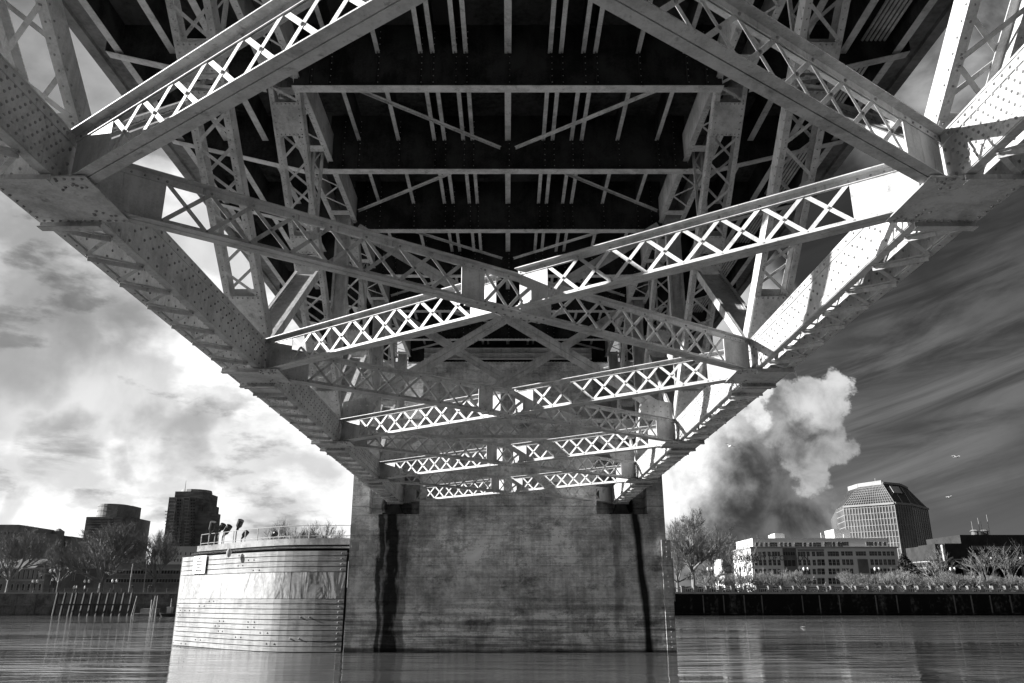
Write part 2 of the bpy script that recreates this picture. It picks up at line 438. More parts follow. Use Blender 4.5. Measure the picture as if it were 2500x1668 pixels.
def hmember(sg, p0, p1, name, w=.105, dep=.30, x0=XM, x1=XM):
    b = MB(); a, e = W(sg*x0, *p0), W(sg*x1, *p1); L = (e-a).length; u = (e-a)/L
    n = u.cross(X_).normalized()
    if n.y > 0: n = -n
    ww = w*S/2
    b.bar(a, e, 2*ww-.03, .02, X_)
    for s_ in (-1, 1):
        b.bar(a+X_*(s_*ww), e+X_*(s_*ww), dep, .024, n)
        for f in (-1, 1): b.bar(a+X_*(s_*(ww-.05))+n*(f*.020), e+X_*(s_*(ww-.05))+n*(f*.020), .085, .016, X_)
        b.bar(a+X_*(s_*(ww-.05))+n*(dep/2-.01), e+X_*(s_*(ww-.05))+n*(dep/2-.01), .075, .014, X_)
        for i in range(int(L/.2)):
            if a.y < 36: b.rivet(a+u*(.1+i*.2)+X_*(s_*(ww-.055))+n*.029, n, .018)
    return b.build(name, ST, br)
HTOP = 2.72
for sg in (-1, 1):
    for k in range(-1, 4):
        d = nodes[k]; L = 1
        lacedbox(sg, (d-.02, 1.19), (d-2*PF, HTOP), ties=((0, .10 if k >= 0 else .02), (.465, .50), (.53, .58), (.84, .92)))
        hm, dm = 1.91, d+PF
        if k < 3:
            hmember(sg, (d+.03, 1.15), (dm-.03, hm-.05), 'sub_diagonal', w=.135)
        # hanger from the middle of the diagonal up to the floor beam
        dm = d-PF; b = MB()
        for s_ in (-1, 1):
            b.bar(W(sg*XM, dm, 1.97)+X_*(s_*.16), W(sg*XM, dm, HTOP)+X_*(s_*.16), .10, .10, X_)
        a = W(sg*XM, dm, 2.0); N = 9; hh = (HTOP-2.0)*S/N
        for i in range(N):
            s_ = 1 if i % 2 else -1
            b.bar(a+Z_*(i*hh)+X_*(.14*s_)-Y_*.056, a+Z_*((i+1)*hh)-X_*(.14*s_)-Y_*.056, .06, .010, X_)
        b.build('hanger', ST, br)
    for k in (1, 2, 3):
        hmember(sg, (nodes[k], 1.16), (nodes[k], HTOP), 'post', w=.10, dep=.34)
    # top chord
    b = MB(); z0, z1 = 2.665*S+CZ, 2.86*S+CZ
    for x, s2 in ((XI, 1), (XO, -1)):
        x = sg*x*S; s2 *= sg
        b.box(min(x, x+s2*.03), max(x, x+s2*.03), D0*S, D1*S, z0, z1)
        b.box(min(x-s2*.06, x+s2*.16), max(x-s2*.06, x+s2*.16), D0*S, D1*S, z0-.022, z0-.002)
        yy = 2.5*S
        while yy < 8*S:
            b.rivet((x+s2*.09, yy, z0-.022), (0, 0, -1), .02); yy += .3
    for i in range(-8, 7):
        d = DB+PF*i
        for q in (.12, .80):
            b.box(min(sg*XI*S, sg*XO*S)+.1, max(sg*XI*S, sg*XO*S)-.1, (d+q*PF)*S, (d+q*PF)*S+.42, z0-.042, z0-.0235)
        y0 = (d+.22*PF)*S; pt = .5*PF*S/3
        for j in range(3):
            s_ = 1 if j % 2 else -1
            b.bar((sg*XM*S+s_*.38, y0+j*pt, z0-.036), (sg*XM*S-s_*.38, y0+(j+1)*pt, z0-.036), .08, .012, X_)
    b.build('top_chord', ST, br)

# sway bracing in the plane of the posts
for k in (1, 2):
    d = nodes[k]
    for sg in (-1, 1):
        b = MB(); a, e = W(-sg*1.11, d, 1.20), W(sg*1.11, d, 2.60)
        off = -Y_*(.05+.17*(sg > 0)) ; u = (e-a).normalized(); nn = u.cross(Y_).normalized()
        for s_ in (-1, 1):
            b.bar(a+off+nn*(s_*.13), e+off+nn*(s_*.13), .24, .02, nn)
            b.bar(a+off+nn*(s_*.012)+Y_*.06, e+off+nn*(s_*.012)+Y_*.06, .10, .018, Y_)
        for i in range(6): b.rivet(a+u*(6.9+i*.25)+off-Y_*.01+nn*.09, -Y_, .022); b.rivet(a+u*(6.9+i*.25)+off-Y_*.01-nn*.09, -Y_, .022)
        o = b.build('sway_brace', ST, br)
        b = MB(); g0 = W(-sg*1.12, d, 1.16)-Y_*(.075+.0 if sg < 0 else .245)
        z = g0.z; x = g0.x; s2 = sg
        b.prism([(x, g0.y, z), (x+s2*1.15, g0.y, z), (x+s2*1.4, g0.y, z+.55), (x+s2*1.0, g0.y, z+.95), (x, g0.y, z+.75)], (0, -.02, 0))
        for i in range(4):
            for j in range(3): b.rivet((x+s2*(.2+i*.28), g0.y-.02, z+.15+j*.22), -Y_, .026)
        b.build('gusset_plate', ST, o)
# horizontal lattice struts of the sway frames
def strut(d, h0, h1, xx, name='sway_strut', v=True):
    b = MB(); y = d*S-.35; z0, z1 = h0*S+CZ, h1*S+CZ
    for z, sz in ((z0, 1), (z1, -1)):
        b.box(-xx*S, xx*S, y-.16, y+.16, z-.011, z+.011); b.box(-xx*S, xx*S, y-.012, y+.012, z+sz*.011, z+sz*.19) if sz > 0 else b.box(-xx*S, xx*S, y-.012, y+.012, z-.19, z-.011)
    N = 16; h = 2*(xx*S-.9)/N
    for i in range(N):
        x0 = -xx*S+.9+i*h
        a_, b_ = (z0+.1, z1-.1) if i % 2 else (z1-.1, z0+.1)
        b.bar((x0, y-.03, a_), (x0+h, y-.03, b_), .10, .012, X_)
        b.bar((x0, y+.03, b_), (x0+h, y+.03, a_), .05, .012, X_)
    for s_ in (-1, 1):
        b.box(min(s_*xx*S, s_*(xx*S-.9)), max(s_*xx*S, s_*(xx*S-.9)), y-.022, y-.014, z0+.01, z1-.01)
    b.build(name, ST, br)
strut(nodes[2]-.02, 1.36, 1.53, 1.12)
strut(nodes[3]-.10, 1.27, 1.39, 1.12)
strut(nodes[1]-.02, 2.38, 2.52, 1.12) if False else None

# floor beams, brackets, stringers, deck
HF, HS, HD = 2.589, 2.813, 3.0
xs = [0, .228, .287, .408, .473, .704, .958]
sx = sorted(set([-x for x in xs]+xs))
outer = [1.56, 1.81, 2.10]
for i in range(-9, 7):
    d = DB+.02+PF*i; y = d*S; b = MB(); z0 = HF*S+CZ; z1 = HD*S+CZ-.005; xe = (XI+.02)*S
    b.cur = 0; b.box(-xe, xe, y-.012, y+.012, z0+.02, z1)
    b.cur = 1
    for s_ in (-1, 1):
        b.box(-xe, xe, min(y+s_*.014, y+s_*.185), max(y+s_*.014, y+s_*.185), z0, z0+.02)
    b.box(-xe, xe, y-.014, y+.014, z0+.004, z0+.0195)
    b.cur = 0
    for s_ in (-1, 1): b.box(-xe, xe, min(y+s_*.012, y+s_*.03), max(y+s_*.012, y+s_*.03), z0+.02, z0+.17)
    for x in sx+[1.06, -1.06]:
        b.box(x*S-.009, x*S+.009, y-.13, y-.012, z0+.02, z1-.01); b.box(x*S+.009, x*S+.09, y-.030, y-.0125, z0+.171, z1-.02)
        if i < 6:
            for q in range(9):
                b.rivet((x*S+.055, y-.030, z0+.25+q*.25), -Y_, .018)
    q = -xe+.1
    while q < xe:
        b.rivet((q, y-.030, z0+.09), -Y_, .018); q += .22
    fb = b.build('floor_beam', [SH, ST], br)
    for sg in (-1, 1):
        b = MB(); xa, xb = sg*XO*S, sg*2.165*S; zb0, zb1 = z0, 2.81*S+CZ
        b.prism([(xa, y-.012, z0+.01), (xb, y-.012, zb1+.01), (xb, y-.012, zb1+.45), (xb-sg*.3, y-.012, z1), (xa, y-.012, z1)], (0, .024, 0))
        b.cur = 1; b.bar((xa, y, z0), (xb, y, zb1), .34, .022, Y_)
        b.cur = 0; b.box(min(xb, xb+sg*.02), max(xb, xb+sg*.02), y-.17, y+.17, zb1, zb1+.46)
        b.build('bracket', [SH, ST], fb)
for x in sx+outer+[-x for x in outer]:
    w = .115 if x == 0 else .075
    if abs(x) > 1: w = .12
    b = MB(); z0 = HS*S+CZ; z1 = HD*S+CZ-.004
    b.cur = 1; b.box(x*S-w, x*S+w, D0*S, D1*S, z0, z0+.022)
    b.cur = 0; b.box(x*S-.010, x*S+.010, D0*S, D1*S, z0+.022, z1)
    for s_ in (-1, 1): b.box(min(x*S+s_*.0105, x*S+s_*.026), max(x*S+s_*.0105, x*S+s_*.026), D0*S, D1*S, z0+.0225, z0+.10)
    b.build('stringer', [SH, ST], br)
b = MB()
for i in range(-1, 6):
    for xa, xb in ((.228, .287), (.408, .473)):
        for s_ in (-1, 1):
            for q in (.2, .5, .8):
                d = DB+PF*(i+q); z = HS*S+CZ+.10
                b.tube((s_*xa*S, d*S, z), (s_*xb*S, d*S, z), .018, .018, 6)
b.build('stringer_tie_rods', SH, br)
# deck lateral angles
for i in range(-3, 6):
    for sg in (-1, 1):
        b = MB(); d = DB+PF*i; c0 = (sg*.05, sg*1.10)
        xa, xb = (c0[1], c0[0]) if i % 2 == 0 else c0
        a, e = W(xa, d+.03, 2.735), W(xb, d+PF-.03, 2.735)
        b.bar(a, e, .17, .02, Y_.cross(Z_)); b.bar(a-Z_*.055, e-Z_*.055, .09, .016, Z_)
        b.build('deck_lateral_angle', ST, br)
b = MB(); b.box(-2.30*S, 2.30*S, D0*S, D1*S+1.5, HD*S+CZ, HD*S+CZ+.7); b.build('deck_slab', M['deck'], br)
for sg in (-1, 1):
    b = MB(); xa, xb = sg*2.301*S, sg*2.36*S; b.box(min(xa, xb), max(xa, xb), D0*S, D1*S+1.5, 2.93*S+CZ, 3.16*S+CZ)
    xa, xb = sg*2.17*S, sg*2.30*S; b.box(min(xa, xb), max(xa, xb), D0*S, D1*S+1.5, 2.955*S+CZ, HD*S+CZ-.002)
    b.build('deck_edge', M['edge'], br)
for i in range(6):
    b = MB(); x = (1.93+i*.024)*S; b.tube((x, D0*S, 2.90*S+CZ), (x, D1*S, 2.90*S+CZ), .05, .05, 8); b.build('conduit', ST, br)
# curved portal knees & end cross girder at the pier
b = MB(); y = 8.47*S; z0, z1 = 2.545*S+CZ, 2.665*S+CZ
b.box(-.93*S, .93*S, y-.02, y+.02, z0, z1)
for z in (z0, (z0+z1)/2, z1): b.box(-.93*S, .93*S, y-.16, y+.1, z-.02, z+.02)
for i in range(13): b.box(-.9*S+i*.15*S-.015, -.9*S+i*.15*S+.015, y-.14, y-.021, z0+.021, z1-.05)
b.build('end_cross_girder', ST, br)

# ------------------------------------------------------------------ pier
PX = 1.64; PY = 8.50
pr = thing('concrete_pier', 'broad stained concrete bridge pier standing in the river with black seepage streaks under both bearings', 'pier', W(0, PY, -.497))
b = MB(); y0 = PY*S; y1 = y0+13
zs = 1.0*S+CZ-.55
b.box(-PX*S, PX*S, y0, y1, -1.5, zs-.35)                    # body below the bearing pockets
b.box(-XI*S+1.2, XI*S-1.2, y0, y1, zs-.35, 2.52*S+CZ)       # wall between the pockets
b.build('pier_body', M['pier'], pr)
for sg in (-1, 1):
    b = MB()
    xa, xb = sg*(XI*S-1.199), sg*1.47*S
    b.box(min(xa, xb), max(xa, xb), y0+1.7, y1-.01, zs-.349, 2.52*S+CZ-.01)
    xa = sg*1.4701*S; xb = sg*PX*S
    b.box(min(xa, xb), max(xa, xb), y0+.003, y1, zs-.3495, 1.95*S+CZ)
    b.build('bearing_recess', M['pier'], pr)
for sg in (-1, 1):   # corbelled ends carrying the bridge houses
    b = MB()
    for q, (xe, za, zb_) in enumerate(((1.95, 1.95, 2.2), (2.2, 2.2, 2.42), (2.5, 2.42, 2.6))):
        xa, xb = sg*(1.2), sg*xe
        b.box(min(xa, xb)*S, max(xa, xb)*S, y0+2.2-.3*q, y1, za*S+CZ+.001, zb_*S+CZ)
    b.build('corbel', M['pier'], pr)
for sg in (-1, 1):
    side = 'left' if sg < 0 else 'right'
    b = MB(); xa, xb = sg*1.95*S, sg*2.48*S; xa, xb = min(xa, xb), max(xa, xb)
    h = thing('bridge_house', 'small dark octagonal bridge house on the %s end of the pier beside the deck' % side, 'bridge house', ((xa+xb)/2, y0+5, 2.6*S+CZ), 'bridge houses on the pier')
    cx, cy, r = (xa+xb)/2, y0+5, (xb-xa)/2
    def ring(r, z): return [(cx+r*1.08*math.cos(math.pi/8+i*math.pi/4), cy+r*1.5*math.sin(math.pi/8+i*math.pi/4), z) for i in range(8)]
    def oct(r0, r1, za, zb_, mb):
        p = ring(r0, za); q = ring(r1, zb_); bb = len(mb.v); mb.v += p+q
        for i in range(8): j = (i+1) % 8; mb.face([bb+i, bb+j, bb+8+j, bb+8+i])
        mb.face([bb+i for i in range(8)][::-1]); mb.face([bb+8+i for i in range(8)])
    z = 2.6*S+CZ
    oct(r, r, z+.001, z+3.2, b); oct(r*1.1, r*1.1, z+3.201, z+3.5, b); b.build('wall', M['brick'], h)
    b = MB(); oct(r*1.12, r*.15, z+3.501, z+5.2, b); b.build('roof', M['dark'], h)
# bearings
for sg in (-1, 1):
    side = 'left' if sg < 0 else 'right'
    b = MB(); x = sg*XM*S; y = nodes[3]*S-.3
    b.prism([(x-.55, y+.6, zs-.34), (x+.55, y+.6, zs-.34), (x+.25, y+.6, zs+.5), (x-.25, y+.6, zs+.5)], (0, -1.2, 0))
    b.box(x-.75, x+.75, y-.85, y+.8, zs-.349, zs-.341+.14)
    o = b.build('bearing_shoe', M['bearing'], br)
# pale repair patches on the pier
for (xa, ya, xb, yb) in ((856, 1278, 868, 1304), (859, 1322, 876, 1346)):
    a = G(xa, ya, y0-.03); c = G(xb, yb, y0-.03); b = MB()
    pts = []
    for i in range(14):
        t = 2*math.pi*i/14; ce, se = math.cos(t), math.sin(t)
        pts.append(((a.x+c.x)/2+(c.x-a.x)/2*math.copysign(abs(ce)**.45, ce), y0+.001, (a.z+c.z)/2+(a.z-c.z)/2*math.copysign(abs(se)**.45, se)))
    b.prism(pts, (0, -.02, 0)); b.build('repair_patch', M['stone'], pr)
# timber guard on the right corner
b = MB(); a = G(1622, 1318, y0-.25); c = G(1643, 1592, y0-.25)
b.box(PX*S-.35, PX*S+.22, y0-.28, y0+3, -1, a.z)
for i in range(22): b.rivet((PX*S-.05, y0-.28, .3+i*.3), -Y_, .028)
b.box(PX*S+.221, PX*S+.5, y0+.6, y0+1.2, 3.0, a.z-1.1)
b.build('corner_guard', M['pier'], pr)

# ------------------------------------------------------------------ timber fender
fpts = [(-1.66, 8.475), (-2.05, 8.50), (-2.40, 8.58), (-2.74, 8.80), (-3.02, 9.03), (-3.28, 9.28), (-3.60, 9.58), (-3.90, 9.90), (-4.0, 10.4)]
def fline(n=28):
    out = []
    P = [Vector((x*S, y*S, 0)) for x, y in fpts]
    P = [P[0]*2-P[1]]+P+[P[-1]*2-P[-2]]
    for i in range(1, len(P)-2):
        for k in range(4):
            t = k/4; p0, p1, p2, p3 = P[i-1:i+3]
            out.append(.5*((2*p1)+(-p0+p2)*t+(2*p0-5*p1+4*p2-p3)*t*t+(-p0+3*p1-3*p2+p3)*t**3))
    out.append(P[-2]); return out
FL = fline()
def wall_strip(b, line, z0, z1, th, off=0., i0=0, i1=None):
    """solid curved strip, outer face offset by off towards the viewer"""
    i1 = len(line)-1 if i1 is None else i1
    nr = []
    for i, p in enumerate(line):
        t = (line[min(i+1, len(line)-1)]-line[max(i-1, 0)]).normalized(); n = Vector((t.y, -t.x, 0))
        if n.y > 0: n = -n
        if n.x > 0 and abs(n.y) < .1: n = -n
        nr.append(n)
    for i in range(i0, i1):
        a, c = line[i]+nr[i]*off, line[i+1]+nr[i+1]*off
        e, f = line[i]+nr[i]*(off-th), line[i+1]+nr[i+1]*(off-th)
        b.hexa([(a.x, a.y, z0), (c.x, c.y, z0), (f.x, f.y, z0), (e.x, e.y, z0), (a.x, a.y, z1), (c.x, c.y, z1), (f.x, f.y, z1), (e.x, e.y, z1)])
fd = thing('timber_fender', 'curved pale plank fender with a dented metal sheet band beside the left of the pier', 'fender', (FL[10].x, FL[10].y, 0))
b = MB(); ztop = .485*S+CZ; zs1, zs0 = .272*S+CZ, .012*S+CZ
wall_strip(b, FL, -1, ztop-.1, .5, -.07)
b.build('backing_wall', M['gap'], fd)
rows = []
z = zs0
hrow = (zs0)/10
for k in range(11): rows.append((zs0-(k+1)*hrow, zs0-k*hrow))
h4 = (ztop-zs1)/4
for k in range(4): rows.append((zs1+k*h4, zs1+(k+1)*h4))
nseg = len(FL)-1
for (za, zb_) in rows:
    cuts = sorted(random.sample(range(4, nseg-3), 2)) if za < 2.8 else [random.randint(8, 20)]
    st = 0
    for ce in cuts+[nseg]:
        b = MB(); off = random.uniform(0, .02)
        wall_strip(b, FL, za+.03, zb_-.015, .07, off, st, ce)
        for yy in (st+.4, ce-.5):
            i = max(0, min(nseg-1, int(yy))); p = FL[i].lerp(FL[i+1], .5)
            t = (FL[i+1]-FL[i]).normalized(); n = Vector((t.y, -t.x, 0)); n = -n if n.y > 0 else n
            b.rivet(p+n*off+Z_*((za+zb_)/2), n, .05)
        b.build('plank', M['plank'], fd); st = ce
        if ce < nseg: FLs = FL
cuts = [0, 6, 12, 18, 24, nseg]
for a, c in zip(cuts, cuts[1:]):
    b = MB(); wall_strip(b, FL, zs0+.01, zs1-.01, .03, .02+.004*(a % 4), a, c); b.build('metal_sheet', M['sheet'], fd)
# corner post at the left
b = MB(); p = FL[-3]; b.tube((p.x-.1, p.y-.1, -1), (p.x-.1, p.y-.1, ztop+.1), .12, .12, 8); b.build('corner_post', M['rail'], fd)

# platform on the fender
def offset_line(line, off):
    out = []
    for i, p in enumerate(line):
        t = (line[min(i+1, len(line)-1)]-line[max(i-1, 0)]).normalized(); n = Vector((t.y, -t.x, 0)); n = -n if n.y > 0 else n
        out.append(p-n*off)
    return out
PL = offset_line(FL, .9)[:-3]
pf = thing('fender_platform', 'concrete platform slab with a ragged corrugated edge on top of the curved fender', 'platform', (PL[8].x, PL[8].y, ztop))
b = MB(); zp0, zp1 = .555*S+CZ, .62*S+CZ
pts = [(p.x, p.y, zp0) for p in PL]+[(PL[-1].x, PL[-1].y+5, zp0), (PL[0].x, PL[0].y+9, zp0)]
b.prism(pts, (0, 0, zp1-zp0)); b.build('slab', M['conc'], pf)
b = MB(); CL = offset_line(FL, .65)[:-3]
wall_strip(b, CL, zp0-.26, zp0-.19, .5, .03)
for i in range(len(CL)-1):
    for k in range(7):
        p = CL[i].lerp(CL[i+1], k/7); b.tube((p.x, p.y-.15, zp0-.20), (p.x, p.y+.35, zp0-.20), .05, .05, 5)
b.build('corrugated_edge', M['steel'], pf)
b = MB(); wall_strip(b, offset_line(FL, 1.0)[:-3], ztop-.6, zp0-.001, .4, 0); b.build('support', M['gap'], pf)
# railing
rl = thing('platform_railing', 'pale two-rail pipe railing along the edge of the fender platform', 'railing', (PL[8].x, PL[8].y, zp1))
RL = offset_line(FL, 1.1)[:-3]
b = MB()
for z in (.648*S+CZ, .755*S+CZ):
    for i in range(len(RL)-1): b.tube(RL[i]+Z_*z, RL[i+1]+Z_*z, .024, .024, 6)
b.build('rail', M['rail'], rl)
for i in (0, 5, 10, 14, 17, 20, 22, 24, len(RL)-1):
    b = MB(); p = RL[min(i, len(RL)-1)]; b.tube(p+Z_*zp1, p+Z_*(.755*S+CZ+.02), .035, .035, 6); b.build('post', M['rail'], rl)
# float hanging on the fender (small bag)
p = G(559, 1350, FL[14].y-.1); b = MB()
for i in range(8):
    z0 = p.z-.30+i*.075; rr, r2 = [.17*math.sqrt(max(0, math.sin(math.pi*k/8))) for k in (i, i+1)]
    b.tube((p.x, p.y, z0), (p.x, p.y, z0+.075), max(rr, .03), max(r2, .03), 10, i in (0, 7))
o = b.build('mooring_float', M['stone']); o['label'] = 'small pale float hanging over the top planks of the fender'; o['category'] = 'float'
# sign
i = 23
a, c = G(473.5, 1359, 58.3), G(504, 1400, 57.2)
sgn = thing('warning_sign', 'white NO TRESPASSING sign screwed to the upper left planks of the fender', 'sign', ((a.x+c.x)/2, (a.y+c.y)/2, c.z))
def on_fender_y(x, off=.06):
    best = min(range(len(FL)-1), key=lambda i: abs((FL[i].x+FL[i+1].x)/2-x)); p, q = FL[best], FL[best+1]
    t = (x-p.x)/(q.x-p.x); return p.y+(q.y-p.y)*t-off*1.3, math.atan2(q.y-p.y, q.x-p.x)
# find the place on the fender under the pixels
def hit(px, py):
    D = 50.
    for D in [50+.1*k for k in range(160)]:
        g = G(px, py, D)
        if g.x > -10.4: continue
        if on_fender_y(g.x, 0.)[0] <= D: return g
    return g
A_, B_ = hit(474, 1402), hit(504.5, 1400); ZT = hit(474, 1359).z
cen = (A_+B_)/2; wdt = (B_-A_).xy.length; hgt = ZT-A_.z
ang = math.atan2(B_.y-A_.y, B_.x-A_.x); cen.y -= .12; cen.x -= .09
ex = Vector((math.cos(ang), math.sin(ang), 0)); nx = Vector((math.sin(ang), -math.cos(ang), 0))
sgn.location = cen
b = MB(); p = cen+Z_*(hgt/2); b.bar(p-ex*(wdt/2), p+ex*(wdt/2), hgt, .03, Z_); b.build('board', M['white'], sgn)
def text(body, size, loc, ez, matr, parent, name='lettering', ext=.004, align='CENTER'):
    cu = bpy.data.curves.new(name, 'FONT'); cu.body = body; cu.size = size; cu.extrude = ext; cu.align_x = align; cu.align_y = 'CENTER'
    o = bpy.data.objects.new(name, cu); COL.objects.link(o)
    bpy.context.view_layer.update()
    me = bpy.data.meshes.new_from_object(o.evaluated_get(bpy.context.evaluated_depsgraph_get()))
    bpy.data.objects.remove(o); me.materials.clear(); me.materials.append(matr)
    o = bpy.data.objects.new(name, me); COL.objects.link(o)
    o.rotation_euler = (math.pi/2, 0, ez); o.parent = parent; o.location = Vector(loc)-woff(parent)
    return o
for k, (tx, fs) in enumerate((('NO', .21), ('TRESPASSING', .145), ('VIOLATORS', .145), ('WILL BE', .145), ('PROSECUTED', .145))):
    text(tx, fs, cen+Z_*(hgt*(.86-.17*k))+nx*.025, ang, M['ink'], sgn)
# floodlights
fls = [(517, 1289, .46, .28, .85), (541, 1289, .34, .55, .8), (553, 1297, .48, .6, .85), (584, 1282, .40, .42, .85), (597, 1306, .36, .7, .75), (669, 1307, .32, .8, .7)]
nm = ['leftmost black floodlight on the fender platform, tall and nearly upright', 'second black floodlight from the left, short hood above the railing', 'third floodlight from the left, its long hood overlapping the second', 'highest black floodlight, standing on the tallest pole', 'fifth floodlight from the left, low behind the rail and tilted right', 'lone floodlight at the right of the railing, low against the trees']
for (px, py, ln, tilt, sc), lb in zip(fls, nm):
    D = 60.0; c = G(px, py, D)
    f = thing('floodlight', lb, 'floodlight', (c.x, D, zp1), 'floodlights on the fender platform')
    ax = Vector((math.sin(tilt), -.35, math.cos(tilt))).normalized()
    b = MB(); L = ln*2.3*sc
    b.tube(c-ax*L*.55, c-ax*L*.30, .09*sc, .12*sc, 10); b.tube(c-ax*L*.30, c-ax*L*.12, .12*sc, .25*sc, 12); b.tube(c-ax*L*.12, c+ax*L*.50, .25*sc, .27*sc, 12)
    b.build('lamp_housing', M['black'], f)
    b = MB(); b.tube(c+ax*L*.501, c+ax*L*.52, .25*sc, .24*sc, 12); b.build('lens', M['glass'], f)
    b = MB(); q = c-ax*L*.5; b.tube((q.x, D, zp1), (q.x, D, q.z-.1), .04, .04, 6); b.tube((q.x, D, q.z-.1), q, .05, .06, 6); b.build('pole', M['rail'], f)


# ------------------------------------------------------------------ far banks
GZ = 4.3
def seawall(name, label, xa, xb, matr, ledge=False):
    w = thing(name, label, 'sea wall', ((xa+xb)/2, 175.6, 0))
    b = MB(); b.box(xa, xb, 175.5, 176.3, -1, GZ); b.build('wall_face', matr, w)
    b = MB(); b.box(xa, xb, 175.3, 176.5, GZ, GZ+.3); b.build('coping', M['stone'], w)
    b = MB()
    x = xa+3
    while x < xb-2:
        h = random.uniform(1, 3.5); z = random.uniform(.6, 1.2)
        if random.random() < .8: b.box(x, x+.22, 175.38, 175.499, z*.3, GZ-.3)
        x += random.uniform(3.5, 4.5)
    b.build('fender_strip', M['dark'], w)
    b = MB(); b.box(xa, xb, 174.9, 175.3, .35 if not ledge else 2.0, .5 if not ledge else 2.25); b.build('ledge', M['seawall2' if ledge else 'seawall'], w)
    return w
seawall('sea_wall', 'blackened sea wall with pale seepage stains under the balustrade on the right bank', 5, 260, M['seawall'])
seawall('sea_wall', 'grey sea wall with a step along it behind the leaning piles on the left bank', -260, -5, M['seawall2'], True)

# balustrade on the right bank
bl = thing('balustrade', 'low pale balustrade with square stone posts along the right bank', 'balustrade', (75, 177.5, GZ))
b = MB(); b.box(8, 200, 177.6, 177.7, GZ+.3, GZ+.42); b.box(8, 200, 177.6, 177.7, GZ+1.05, GZ+1.2)
x = 8
while x < 130: b.box(x, x+.09, 177.61, 177.69, GZ+.42, GZ+1.05); x += .42
b.build('railing', M['stone'], bl)
for k in range(38):
    x = (1668-1240+30.5*k)/1944*169
    if x > 125: break
    b = MB(); b.box(x-.32, x+.32, 177.2, 178.0, GZ+.1, GZ+1.45); b.box(x-.4, x+.4, 177.1, 178.1, GZ+1.451, GZ+1.65); b.build('post', M['dark'], bl)
# left railing
lr = thing('river_railing', 'thin dark metal railing along the promenade on the left bank', 'railing', (-70, 176.4, GZ))
b = MB()
for z in (1.1, .75, .4): b.box(-125, -60, 176.4, 176.46, GZ+z, GZ+z+.05)
b.build('rail', M['conc'], lr)
x = -125
while x < -60:
    b = MB(); b.box(x-.05, x+.05, 176.36, 176.5, GZ+.3, GZ+1.18); b.build('post', M['conc'], lr); x += 2.4

# piles
pt = [540, 615, 685, 720, 795, 865, 940, 1015, 1088, 1162, 1235]; pb = [490, 560, 632, 668, 742, 818, 892, 965, 1040, 1115, 1190]
wl = thing('pile_waler', 'horizontal timber beam tying the row of leaning piles on the left bank', 'timber beam', G(230, 1476, 172))
a, c = G(141, 1476.5, 172), G(322, 1476.5, 172); b = MB(); b.box(a.x, c.x, 171.8, 172.1, a.z-.15, a.z+.15); b.build('beam', M['timber'], wl)
ordn = ['first', 'second', 'third', 'fourth', 'fifth', 'sixth', 'seventh', 'eighth', 'ninth', 'tenth', 'eleventh']
def pile(x0, x1, y0, y1, lab, r=.26, D0_=171.2, D1_=174.5, grp='timber piles leaning on the left sea wall', mt=None):
    t, q = G(x0*.2615, 1150+y0*.2615, D1_), G(x1*.2615, 1150+y1*.2615, D0_); q.z = -.8
    b = MB(); b.tube(q, t, r, r*.9, 8); o = b.build('pile', mt or M['timber'])
    o['label'] = lab; o['category'] = 'pile'; o['group'] = grp
for k, (a, c) in enumerate(zip(pt, pb)): pile(a, c, 1140, 1345, '%s leaning timber pile from the left in the row of eleven on the left bank' % ordn[k])
for (a, c, yt, lb) in ((1280, 1222, 1170, 'left pole of the first pale pair beside the pile row'), (1283, 1242, 1175, 'right pole of the first pale pair beside the pile row'),
                       (1452, 1405, 1168, 'left pole of the second pale pair near the moored boat'), (1458, 1420, 1170, 'right pole of the second pale pair near the moored boat'), (1475, 1450, 1165, 'dark upright pole right behind the second pale pair'), (1418, 1402, 1205, 'short pole just left of the second pale pair')):
    pile(a, c, yt, 1355, lb, .14, 168, 170, 'poles near the moored boat', M['conc'])
# floating dock and boat
dk = thing('floating_dock', 'small pale floating dock with a low shed at the foot of the left sea wall', 'dock', (G(365, 1500, 172).x, 172, 0))
a, c = G(330, 1500, 172), G(392, 1500, 172); b = MB(); b.box(a.x, c.x, 170, 174, -.2, .5); b.build('float', M['conc'], dk)
a, c = G(348, 1490, 172), G(386, 1490, 172); b = MB(); b.box(a.x, c.x, 171, 173, .51, 1.4); b.build('shed', M['stone'], dk)
bt = thing('moored_boat', 'small dark hulled boat with a pale cabin moored by the fender on the left', 'boat', (G(408, 1507, 164).x, 164, 0))
b = MB(); x0, x1 = G(386, 1507, 164).x, G(430, 1507, 164).x
top = [(x0, 164, .75), (x0+.8, 163, .6), (x1, 163, .6), (x1, 165, .6), (x0+.8, 165, .6)]; bot = [(x0+.6, 164, -.2), (x0+1.2, 163.3, -.2), (x1-.1, 163.3, -.2), (x1-.1, 164.7, -.2), (x0+1.2, 164.7, -.2)]
bb = len(b.v); b.v += bot+top
for i in range(5): j = (i+1) % 5; b.face([bb+i, bb+j, bb+5+j, bb+5+i])
b.face([bb+5+i for i in range(5)]); b.face([bb+i for i in range(5)][::-1]); b.build('hull', M['black'], bt)
b = MB(); b.box(x0+1.7, x0+2.6, 163.5, 164.5, .601, 1.7); b.box(x0+1.6, x0+2.7, 163.4, 164.6, 1.701, 1.8); b.tube((x0+2.2, 164, 1.8), (x0+2.2, 164, 3.4), .04, .03); b.build('cabin', M['white'], bt)

